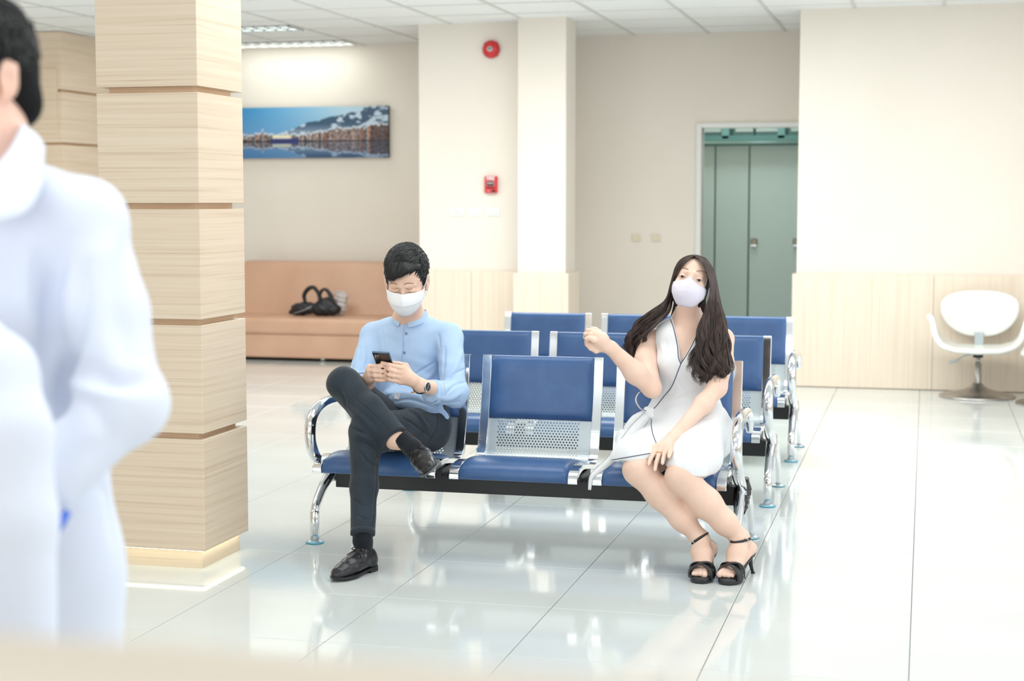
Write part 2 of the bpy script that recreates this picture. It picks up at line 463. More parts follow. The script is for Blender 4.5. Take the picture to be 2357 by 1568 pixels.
# picture on the left back wall --------------------------------------
def picture():
    xL, xR, zB, zT, yy = -6.40, -4.85, 1.825, 2.30, 14.255
    t = empty('picture_panel', (xL, yy, zB)); tag(t, 'wide blue dusk harbour picture, unframed, on the cream wall above the sofa', 'picture')
    W, Hh = xR - xL, zT - zB
    box('canvas_edge', (0, 0, 0), (W, .042, Hh), mat('canvas_edge', (40, 44, 52), .6), t)
    nx, nz = 420, 130
    rs = np.random.RandomState(3)
    u = (np.arange(nx) + .5) / nx; v = (np.arange(nz) + .5) / nz      # v down from top
    u = (u - .07) / .93
    U, V = np.meshgrid(u, v)
    def nz2(U, V, fx, fy, seed, oct=4):
        r = np.random.RandomState(seed); o = 0; a = 1; tot = 0
        for k in range(oct):
            gx, gy = int(fx * 2 ** k) + 2, int(fy * 2 ** k) + 2
            g = r.rand(gy + 1, gx + 1)
            x = np.clip((U + .1) / 1.2, 0, .9999) * gx; y = np.clip(V, 0, .9999) * gy
            i, j = x.astype(int), y.astype(int); fx_, fy_ = x - i, y - j
            fx_ = fx_ * fx_ * (3 - 2 * fx_); fy_ = fy_ * fy_ * (3 - 2 * fy_)
            o = o + a * ((g[j, i] * (1 - fx_) + g[j, i + 1] * fx_) * (1 - fy_) + (g[j + 1, i] * (1 - fx_) + g[j + 1, i + 1] * fx_) * fy_)
            tot += a; a *= .55
        return o / tot
    def land(U, V):
        sky1 = np.array([56, 142, 200.]); sky2 = np.array([176, 205, 222.]); sky3 = np.array([122, 160, 205.])
        a = np.clip(U * 1.4, 0, 1)[..., None]; b = np.clip(V / .5, 0, 1)[..., None]
        c = (sky1 * (1 - a) + sky2 * a) * (1 - .6 * b * (1 - a)) + sky3 * (.6 * b * (1 - a))
        # snowy mountain
        ridge = np.interp(U, [.24, .33, .45, .52, .6, .72, .82, .86, .9, 1.0], [.52, .45, .30, .27, .20, .14, .06, .0, -.02, -.05]) + .03 * (nz2(U, V * 0, 20, 1, 5) - .5)
        sn = nz2(U, V, 26, 12, 6)
        mt = np.where((sn > .54)[..., None], [186, 205, 222.], [52, 82, 110.]) * 1.0
        tt = np.clip((V - .33) / .15, 0, 1)[..., None]
        mt = mt * (1 - .45 * tt) + np.array([205, 215, 230.]) * .45 * tt
        c = np.where((V > ridge)[..., None], mt, c)
        # town
        town_top = np.interp(U, [0, .05, .1, .13, .16, .22, .3, .5, .6, .85, .9, 1.0], [.56, .54, .5, .44, .5, .53, .53, .5, .44, .40, .34, .32])
        k = np.floor(U * 96 + .3 * np.sin(U * 40)); top = town_top + .07 * (np.sin(k * 12.9898) * 43758.5453 % 1 - .5)
        pal = np.array([[222, 138, 96], [236, 178, 130], [206, 186, 180], [112, 72, 70], [236, 228, 218], [186, 104, 76], [240, 204, 136], [140, 116, 122]])
        idx = (np.abs(np.sin(k * 3.77 + 1.3)) * 7.99).astype(int)
        hc = pal[idx].astype(float)
        hc = np.where((U > .6)[..., None] & (U < .8)[..., None], hc * .35 + np.array([206, 176, 170.]) * .65, hc)
        hc = np.where((U > .88)[..., None], hc * .3 + np.array([74, 44, 48.]) * .7, hc)
        hc = hc * .62 + 60 * nz2(U, V, 90, 40, 14)[..., None]
        win = (nz2(U, V, 160, 60, 15, 1) > .62)
        hc = np.where(win[..., None], hc * .45, hc)
        hc = hc * (.82 + .4 * nz2(U, V, 60, 30, 9)[..., None])
        roof = (V - top) < .03
        hc = np.where(roof[..., None], [206, 216, 228.], hc)
        c = np.where((V > top)[..., None], hc, c)
        ship = (U > .19) & (U < .385) & (V > .615) & (V < .665)
        c = np.where(ship[..., None], [40, 56, 140.], c)
        sup = (U > .2) & (U < .33) & (V > .555) & (V < .615)
        c = np.where(sup[..., None], np.where((np.sin(U * 260) > 0)[..., None], [236, 222, 150.], [225, 228, 226.]), c)
        quay = (V > .655) & (V < .675)
        return np.where(quay[..., None], [50, 44, 52.], c)
    hor = .672
    img = land(U, V)
    Vr = np.clip(hor - (V - hor) * 1.12 + .012 * (nz2(U, V, 10, 60, 11) - .5), 0, 1)
    refl = land(U + .006 * (nz2(U, V, 12, 80, 12) - .5), Vr)
    dk = (V - hor)[..., None]
    refl = refl * (.78 - .5 * dk) + np.array([40, 80, 140.]) * (.16 + .5 * dk)
    img = np.where((V > hor)[..., None], refl, img)
    img = np.clip(img, 0, 255) / 255.
    imgl = np.where(img <= .04045, img / 12.92, ((img + .055) / 1.055) ** 2.4)
    gx = np.linspace(0, W, nx + 1); gz = np.linspace(Hh, 0, nz + 1)
    GX, GZ = np.meshgrid(gx, gz)
    verts = np.stack([GX.ravel(), np.full(GX.size, -.002), GZ.ravel()], 1)
    a = (np.arange(nz)[:, None] * (nx + 1) + np.arange(nx)[None, :]).ravel()
    faces = np.stack([a, a + nx + 1, a + nx + 2, a + 1], 1)
    m = mat('harbour_print', (128, 128, 128), .3)
    o = mobj('printed_view', verts, faces, m, t)
    ca = o.data.color_attributes.new('print', 'FLOAT_COLOR', 'CORNER')
    cc = np.ones((nz * nx, 4)); cc[:, :3] = imgl.reshape(-1, 3)
    ca.data.foreach_set('color', np.repeat(cc, 4, axis=0).ravel())
    at = N(m, 'ShaderNodeVertexColor'); at.layer_name = 'print'
    L(m, at.outputs[0], m.node_tree.nodes['Principled BSDF'].inputs['Base Color'])
picture()

# fire bell, call point, switches ------------------------------------
def wallpt(px, py): return P(px, py, 12.75)
b = wallpt(1132, 114)
fb = empty('fire_bell', tuple(b)); tag(fb, 'round red fire alarm bell high on the cream wall', 'fire bell')
def yl(prof, n=32):
    v, f = lathe_data(prof, n); return np.stack([v[:, 0], -v[:, 2], v[:, 1]], 1), f
mobj('mounting_box', *yl([(.03, 0), (.05, 0), (.05, .03), (.03, .03)]), M['red'], fb)
mobj('gong', *yl([(.0, .062), (.03, .06), (.055, .052), (.068, .036), (.073, .022), (.070, .02), (.0, .03)][::-1], 40), M['red'], fb, True)
mobj('hub_plate', *yl([(.0, .060), (.024, .060), (.022, .066), (0, .068)]), mat('hub_grey', (170, 176, 176), .3, .7), fb)
box('hub_mark', (-.011, -.071, -.006), (.011, -.066, .008), mat('hub_mark', (110, 104, 70), .5), fb)
for a in (.8, 2.4, 5.5):
    mobj('screw_lug', *tube_data([(.072 * math.cos(a), -.03, .072 * math.sin(a)), (.072 * math.cos(a), -.018, .072 * math.sin(a))], .007, 8), M['red'], fb)

def text_obj(name, s, size, m, parent, loc, rot=(math.pi / 2, 0, 0), ext=.0006, spacing=1.0, bold=0.0):
    c = bpy.data.curves.new(name, 'FONT'); c.body = s; c.size = size; c.extrude = ext; c.align_x = 'CENTER'; c.align_y = 'CENTER'
    c.space_character = spacing; c.offset = bold
    tmp = bpy.data.objects.new(name, c); COL.objects.link(tmp)
    dg = bpy.context.evaluated_depsgraph_get(); me = bpy.data.meshes.new_from_object(tmp.evaluated_get(dg))
    COL.objects.unlink(tmp); bpy.data.objects.remove(tmp)
    me.materials.clear(); me.materials.append(m)
    o = bpy.data.objects.new(name, me); COL.objects.link(o); o.parent = parent; o.location = loc; o.rotation_euler = rot
    return o
c = wallpt(1132, 425)
cp = empty('fire_call_point', tuple(c)); tag(cp, 'small red fire call point lettered FIRE below the alarm bell', 'fire call point')
box('housing', (-.052, -.04, -.068), (.052, 0, .068), M['red'], cp, .005)
wt = mat('call_point_white', (238, 232, 232), .4)
text_obj('lettering_fire', 'FIRE', .038, wt, cp, (0, -.0415, .049), bold=.0012)
box('window_bezel', (-.034, -.046, -.014), (.034, -.038, .03), mat('bezel_pink', (226, 150, 150), .4), cp, .004)
box('window', (-.029, -.049, -.010), (.029, -.044, .026), mat('window_black', (26, 34, 36), .2), cp, .002)
text_obj('window_marks', '● ■ ●', .014, wt, cp, (0, -.050, .010))
box('handle_slot', (-.03, -.044, -.03), (.03, -.038, -.02), mat('slot_dark', (90, 30, 34), .5), cp, .002)
text_obj('lettering_small', 'PUSH', .013, wt, cp, (-.018, -.0415, -.05))
mobj('key_lock', *[(lambda v, f: (np.stack([v[:, 0] + .026, -v[:, 2] - .038, v[:, 1] - .052], 1), f))(*lathe_data([(.0, .008), (.011, .008), (.011, 0), (0, 0)][::-1], 16))][0], M['black'], cp)
for k, (px, lab) in enumerate(((1053, 'left one of three white wall switches, with a ribbed socket face'), (1094, 'middle one of three white wall switches under the call point'), (1135, 'right one of three white wall switches, nearest the square column'))):
    q = wallpt(px, 488)
    s_ = empty('wall_switch', tuple(q)); tag(s_, lab, 'light switch', 'white wall switches in a row')
    box('cover_plate', (-.057, -.009, -.034), (.057, 0, .034), M['white_plastic'], s_, .004)
    if k == 0:
        for j in range(4): box('louvre_rib', (-.036, -.012, -.018 + j * .01), (.036, -.008, -.013 + j * .01), mat('rib_white', (222, 224, 222), .4), s_)
    else:
        for a in (-.036, 0.002): box('rocker', (a, -.014, -.02), (a + .034, -.008, .02), mat('rocker_white', (226, 229, 228), .3), s_, .003)
for px in (1463, 1508):
    q = P(px, 548, 14.0); t = tag(box('blank_plate', (q[0] - .03, 13.985, q[2] - .03), (q[0] + .05, 14.0, q[2] + .03), mat('cream_blank_plate', (224, 212, 190), .5), bevel=.004),
        'faint cream blank wall plate, the %s of two beside the doorway' % ('left' if px == 1463 else 'right'), 'wall plate', 'cream blank wall plates')
# ================================================================== waiting benches
PROF = catmull([(-.030, .302), (-.028, .326), (0, .341), (.08, .350), (.2, .335), (.3, .318), (.355, .324), (.395, .36), (.425, .44), (.452, .54), (.473, .64), (.488, .73), (.493, .757)], 8)
def prof_slice(test):
    return np.array([p for p in PROF if test(p)])
def normals2(p):
    T = np.gradient(p, axis=0); T /= np.linalg.norm(T, axis=1, keepdims=True)
    return np.stack([-T[:, 1], T[:, 0]], 1)          # towards the sitter
def strip(p, x0, x1, o0, o1):
    """prism following profile p between normal offsets o0..o1"""
    n = normals2(p); a = p + n * o0; b = p + n * o1
    V = []; 
    for i in range(len(p)):
        V += [(x0, *a[i]), (x1, *a[i]), (x1, *b[i]), (x0, *b[i])]
    Fc = []
    for i in range(len(p) - 1):
        o = i * 4
        for j in range(4):
            k = (j + 1) % 4; Fc.append((o + j, o + 4 + j, o + 4 + k, o + k))
    Fc.append((0, 1, 2, 3)); o = (len(p) - 1) * 4; Fc.append((o + 3, o + 2, o + 1, o))
    return np.array(V), Fc
def resample(p, n):
    d = np.r_[0, np.cumsum(np.linalg.norm(np.diff(p, axis=0), axis=1))]
    t = np.linspace(0, d[-1], n); return np.stack([np.interp(t, d, p[:, 0]), np.interp(t, d, p[:, 1])], 1), d[-1]
def cushion(p, x0, x1, T, base, n=22, m=20):
    q, _ = resample(p, n); nn = normals2(q); V = []
    us = .5 - .5 * np.cos(np.linspace(0, np.pi, n)); q = np.stack([np.interp(us, np.linspace(0, 1, n), q[:, 0]), np.interp(us, np.linspace(0, 1, n), q[:, 1])], 1); nn = normals2(q)
    vs = .5 - .5 * np.cos(np.linspace(0, np.pi, m))
    for i, u in enumerate(us):
        for v in vs:
            t = T * ((1 - abs(2 * u - 1) ** 9) ** .5) * ((1 - abs(2 * v - 1) ** 14) ** .5)
            a = q[i] + nn[i] * (base + t); V.append((x0 + (x1 - x0) * v, a[0], a[1]))
    for i, u in enumerate(us):
        for v in vs:
            a = q[i] + nn[i] * base; V.append((x0 + (x1 - x0) * v, a[0], a[1]))
    Fc = []; K = n * m
    for i in range(n - 1):
        for j in range(m - 1):
            a = i * m + j
            Fc.append((a, a + 1, a + m + 1, a + m)); Fc.append((K + a, K + a + m, K + a + m + 1, K + a + 1))
    for j in range(m - 1):
        Fc.append((j, K + j, K + j + 1, j + 1)); a = (n - 1) * m + j; Fc.append((a, a + 1, K + a + 1, K + a))
    for i in range(n - 1):
        a = i * m; Fc.append((a, a + m, K + a + m, K + a)); a = i * m + m - 1; Fc.append((a, K + a, K + a + m, a + m))
    return np.array(V), Fc

def perforated(x0, x1, hx0, hx1, p, rows_s, hole=.0036, pitch=.0135):
    """steel sheet following profile p, with real punched holes between arc lengths rows_s"""
    d = np.r_[0, np.cumsum(np.linalg.norm(np.diff(p, axis=0), axis=1))]
    def at(x, s): return (x, np.interp(s, d, p[:, 0]), np.interp(s, d, p[:, 1]))
    V, Fc = [], []
    def quad(xa, xb, sa, sb, k=1):
        for i in range(k):
            a, b = sa + (sb - sa) * i / k, sa + (sb - sa) * (i + 1) / k
            o = len(V); V.extend([at(xa, a), at(xb, a), at(xb, b), at(xa, b)]); Fc.append((o, o + 1, o + 2, o + 3))
    S0, S1 = rows_s; vp = pitch * .866
    nr = int((S1 - S0) / vp); S1 = S0 + nr * vp
    quad(x0, x1, 0, S0, 20); quad(x0, x1, S1, d[-1], 14); quad(x0, hx0, S0, S1, nr); quad(hx1, x1, S0, S1, nr)
    nc = int((hx1 - hx0) / pitch)
    for r in range(nr):
        sa, sb = S0 + r * vp, S0 + (r + 1) * vp; sh = pitch / 2 if r % 2 else 0
        xa = hx0 + sh
        if sh: quad(hx0, hx0 + sh, sa, sb)
        n = nc - (1 if sh else 0)
        for c in range(n):
            a, b = xa + c * pitch, xa + (c + 1) * pitch
            cx, cs = (a + b) / 2, (sa + sb) / 2
            o = len(V)
            sq = [(a, sa), (cx, sa), (b, sa), (b, cs), (b, sb), (cx, sb), (a, sb), (a, cs)]
            an = [math.radians(t) for t in (225, 270, 315, 0, 45, 90, 135, 180)]
            V.extend([at(*q) for q in sq]); V.extend([at(cx + hole * math.cos(t), cs + hole * math.sin(t)) for t in an])
            for j in range(8):
                k = (j + 1) % 8; Fc.append((o + j, o + k, o + 8 + k, o + 8 + j))
        quad(xa + n * pitch, hx1, sa, sb)
    return np.array(V), Fc

def make_bench():
    t = empty('waiting_bench', (0, 0, 0))
    SW = .53
    v, f = strip(PROF, 0, .040, -.009, .013); rail = (v, f)
    seat_p = prof_slice(lambda p: p[0] < .335 and p[1] < .40)
    back_p = prof_slice(lambda p: p[1] > .478 and p[0] > .3)
    arc = np.r_[0, np.cumsum(np.linalg.norm(np.diff(PROF, axis=0), axis=1))]
    iS = np.argmin(np.abs(PROF[:, 0] - .36) + (PROF[:, 1] > .5) * 9); iE = np.argmin(np.abs(PROF[:, 1] - .50) + (PROF[:, 0] < .3) * 9)
    sh = perforated(.030, SW - .030, .075, SW - .085, PROF, (arc[iS] - .02, arc[iE]))
    first = None
    for k in range(3):
        x = .008 + k * .588
        if first is None:
            s_ = mobj('seat', *sh, M['silver'], t, True, loc=(x, 0, 0))
            for a in (0, SW - .040): 
                r_ = mobj('side_rail', rail[0] + np.array([a, 0, 0]), rail[1], M['chrome'], s_)
                bv = r_.modifiers.new('b', 'BEVEL'); bv.width = .005; bv.segments = 3; bv.limit_method = 'ANGLE'
            mobj('seat_cushion', *cushion(seat_p, .038, SW - .038, .030, .001), M['blue'], s_, True)
            mobj('back_cushion', *cushion(back_p, .036, SW - .036, .032, .001), M['blue'], s_, True)
            for a in (.01, SW - .05):
                bm = bmesh.new(); add_box(bm, (a + .006, .10, .283), (a + .034, .30, .318), .006); add_box(bm, (a, .16, .275), (a + .04, .25, .289), .003)
                bm_obj('seat_bracket', bm, M['black'], s_)
            first = s_
        else:
            c = first.copy(); COL.objects.link(c); c.parent = t; c.location = (x, 0, 0)
            for ch in list(first.children):
                d_ = ch.copy(); COL.objects.link(d_); d_.parent = c
    box('beam', (.03, .17, .207), (1.72, .235, .283), M['black'], t, .004)
    arm = catmull([(.44, .47), (.41, .53), (.34, .562), (.2, .575), (.06, .565), (-.02, .525), (-.04, .455), (-.01, .39), (.06, .335), (.15, .295), (.2, .26)], 6)
    for x in (0.0, 1.75):
        ap = np.stack([np.full(len(arm), x), arm[:, 0], arm[:, 1]], 1)
        rad = np.interp(np.linspace(0, 1, len(arm)), [0, .1, .5, .8, 1], [.015, .019, .023, .024, .022])
        tube('armrest', ap, rad, M['chrome'], t, 16)
        pad = ap[12:34] + np.array([0.0, 0, .0])
        fl = catmull([(0, .125), (.02, .16), (.09, .215), (.16, .25), (.2, .275)], 6)
        lg = [tube_data(np.stack([np.full(len(fl), x), fl[:, 0], fl[:, 1]], 1), np.interp(np.linspace(0, 1, len(fl)), [0, 1], [.017, .025]), 16)]
        lg.append(lathe_data([(.012, .012), (.0185, .014), (.0195, .13), (.012, .142)], 20, (x, 0, 0)))
        lg.append(tube_data([(x, .2, .23), (x, .2, .31)], .024, 16))
        L_ = mobj('leg', *merge(lg), M['chrome'], t, True)
        g1 = mobj('foot_glide', *lathe_data([(.03, 0), (.037, .003), (.036, .008), (.016, .013)], 24, (x, 0, 0)), M['silver'], L_, True)
        w = mobj('blue_wrap', *lathe_data([(.037, .001), (.0385, .004), (.034, .009), (.020, .011)], 24, (x, 0, 0)), mat('torn_blue_film', (70, 170, 200), .25), L_, True)
        rl = catmull([(.2, .25), (.29, .25), (.38, .215), (.46, .15), (.515, .08), (.545, .015)], 6)
        lg = [tube_data(np.stack([np.full(len(rl), x), rl[:, 0], rl[:, 1]], 1), np.interp(np.linspace(0, 1, len(rl)), [0, 1], [.024, .015]), 16)]
        R_ = mobj('leg', *merge(lg), M['chrome'], t, True)
        mobj('foot_glide', *lathe_data([(.03, 0), (.036, .003), (.035, .008), (.016, .014)], 24, (x, .55, 0)), M['silver'], R_, True)
        mobj('blue_wrap', *lathe_data([(.035, .001), (.0365, .004), (.031, .008), (.018, .012)], 24, (x, .55, 0)), bpy.data.materials['torn_blue_film'], R_, True)
    return t
def bench_copy(b):
    c = b.copy(); COL.objects.link(c)
    for ch in list(b.children):
        d_ = ch.copy(); COL.objects.link(d_); d_.parent = c
        for g_ in list(ch.children):
            e_ = g_.copy(); COL.objects.link(e_); e_.parent = d_
    return c
bench = make_bench()
bpy.context.view_layer.update()
BENCH = []
for k, (y, lab) in enumerate(((6.19, 'front blue and chrome three-seat bench with the two seated people'),
                              (7.47, 'middle blue and chrome three-seat bench, directly behind the seated people'),
                              (8.81, 'rearmost blue and chrome three-seat bench, nearest the doorway'))):
    b_ = bench if k == 0 else bench_copy(bench)
    b_.location = (-2.44, y, 0); tag(b_, lab, 'bench', 'rows of waiting room benches'); BENCH.append(b_)
# crumpled black tape round the right joint of the front bench
rs = np.random.RandomState(5)
v, f = tube_data(catmull([(1.75, .19, .315), (1.752, .195, .28), (1.75, .19, .25), (1.752, .14, .225), (1.75, .10, .20)], 4), [.025, .031, .034, .031, .025], 18)
v = v + rs.normal(0, .0018, v.shape)
mobj('tape_wrap', v, f, mat('crumpled_black_tape', (18, 20, 22), .16), BENCH[0])['label'] = 'crumpled black tape wrapped round the joint'

# ================================================================== sofa
vin = noisy(mat('salmon_vinyl', (204, 164, 138), .38, spec=.45), (199, 158, 132), (209, 169, 143), (3, 3, 3), bump=.05, bscale=(200, 200, 200))
sf = empty('sofa', (-6.22, 13.26, 0)); tag(sf, 'long salmon brown vinyl sofa against the left back wall', 'sofa')
SWD = 2.1
def rounded(name, lo, hi, r, m, parent, seg=5):
    o = box(name, lo, hi, m, parent, r, seg, True); return o
rounded('base', (0, .02, .03), (SWD, .95, .24), .02, vin, sf)
rounded('seat', (0, .0, .235), (SWD, .72, .385), .045, vin, sf)
bkp = [(.58, .34), (.62, .36), (.72, .80), (.76, .855), (.86, .865), (.93, .85), (.96, .80), (.96, .3), (.6, .3)]
V = []; nn = len(bkp)
for x, sc in ((0, .97), (.025, 1), (SWD - .025, 1), (SWD, .97)):
    for a, b2 in bkp: V.append((x, .8 + (a - .8) * sc, .5 + (b2 - .5) * sc))
Fc = [tuple(range(nn)), tuple(3 * nn + i for i in range(nn))[::-1]]
for i in range(3):
    for j in range(nn):
        k = (j + 1) % nn; Fc.append((i * nn + j, (i + 1) * nn + j, (i + 1) * nn + k, i * nn + k))
o = mobj('backrest', V, Fc, vin, sf); bv = o.modifiers.new('b', 'BEVEL'); bv.width = .02; bv.segments = 3
for p_ in o.data.polygons: p_.use_smooth = True
for x in (.1, SWD / 2, SWD - .1):
    for y in (.1, .85): mobj('foot', *lathe_data([(.025, 0), (.025, .05), (.02, .05)], 14, (x, y, 0)), M['chrome'], sf, True)
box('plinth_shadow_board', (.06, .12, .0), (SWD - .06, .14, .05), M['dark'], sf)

# ================================================================== white swivel chairs
wv = mat('white_vinyl', (232, 233, 228), .32, spec=.5)
st_ = mat('brushed_steel_base', (176, 172, 168), .28, 1.0)
def swivel(label, loc, rz):
    t = empty('swivel_chair', loc, rz); tag(t, label, 'chair', 'white swivel chairs along the panelled wall')
    mobj('base', *lathe_data([(.27, 0), (.272, .008), (.26, .018), (.18, .034), (.10, .052), (.055, .078), (.034, .10), (.03, .10)], 48), st_, t, True)
    mobj('stem', *lathe_data([(.03, .09), (.026, .11), (.026, .245), (.016, .25), (.016, .29), (.02, .29)], 20), st_, t, True)
    bm = bmesh.new(); add_box(bm, (-.08, -.07, .322), (.08, .07, .336), .01); add_box(bm, (-.035, -.035, .288), (.035, .035, .322), .008)
    bm_obj('mounting_plate', bm, M['black'], t)
    tube('height_lever', catmull([(-.03, -.03, .315), (-.11, -.05, .295), (-.15, -.06, .262), (-.205, -.07, .25)], 5), [.005, .005, .006, .009, .009], M['silver'], t, 8)
    mobj('paper_tag', *tube_data([(0, -.03, .185), (.0, -.03, .215)], .014, 8, .2), M['white_plastic'], t)
    # seat shell with arms: u across, v depth
    nu, nv = 41, 15; V = []
    for i in range(nu):
        u = -1 + 2 * i / (nu - 1); au = abs(u)
        # path across: x and z
        s = au * 1.0
        x = np.interp(s, [0, .35, .55, .68, .8, .9, 1.0], [0, .15, .235, .275, .295, .31, .345])
        z = np.interp(s, [0, .35, .55, .68, .8, .9, 1.0], [.350, .358, .385, .43, .50, .56, .60])
        hw = np.interp(s, [0, .5, .7, .85, 1.0], [.235, .215, .15, .075, .035])
        for j in range(nv):
            w_ = -1 + 2 * j / (nv - 1)
            V.append((math.copysign(x, u) if au > 1e-6 else 0, w_ * hw - .01, z + .012 * abs(w_) ** 3 * (1 - s)))
    Fc = [(i * nv + j, (i + 1) * nv + j, (i + 1) * nv + j + 1, i * nv + j + 1) for i in range(nu - 1) for j in range(nv - 1)]
    V = np.array(V)
    o = mobj('seat', V, Fc, wv, t, True)
    so = o.modifiers.new('s', 'SOLIDIFY'); so.thickness = .04; so.offset = -1
    ss = o.modifiers.new('ss', 'SUBSURF'); ss.levels = 1; ss.render_levels = 1
    o.location = (0, 0, .008)
    # backrest: rounded fan shape
    n = 48; R = 9; V = []; Fc = []
    for r in range(R):
        k = (r + 1) / R
        for j in range(n):
            a = 2 * math.pi * j / n; cx_, cz_ = math.cos(a), math.sin(a)
            X = .283 * math.copysign(abs(cx_) ** .82, cx_)
            Z = .13 * math.copysign(abs(cz_) ** .75, cz_) if cz_ > 0 else -.215 * abs(cz_) ** .98
            if cz_ < 0: X *= 1 - .10 * abs(cz_) ** 2
            X *= k; Z *= k
            V.append((X, .215 + .06 * (Z + .2) - .55 * X * X, .635 + Z))
    V.append((0, .215 + .012, .635)); c0 = len(V) - 1
    for r in range(R - 1):
        for j in range(n):
            k = (j + 1) % n; Fc.append((r * n + j, r * n + k, (r + 1) * n + k, (r + 1) * n + j))
    for j in range(n): Fc.append((c0, (j + 1) % n, j))
    o = mobj('backrest', V, Fc, wv, t, True)
    so = o.modifiers.new('s', 'SOLIDIFY'); so.thickness = .035; so.offset = 0
    ss = o.modifiers.new('ss', 'SUBSURF'); ss.levels = 1; ss.render_levels = 1
    bm = bmesh.new(); add_box(bm, (-.032, .17, .36), (.032, .19, .46), .004); bm_obj('back_bracket', bm, M['silver'], t)
    return t
swivel('white swivel chair, whole in view, standing before the wood panelling', (.385, 12.10, 0), math.radians(-3))
q = PG(2320, 945); swivel('white swivel chair cut off by the right edge of the photo', (q[0] + .34, 11.78, 0), math.radians(-88))
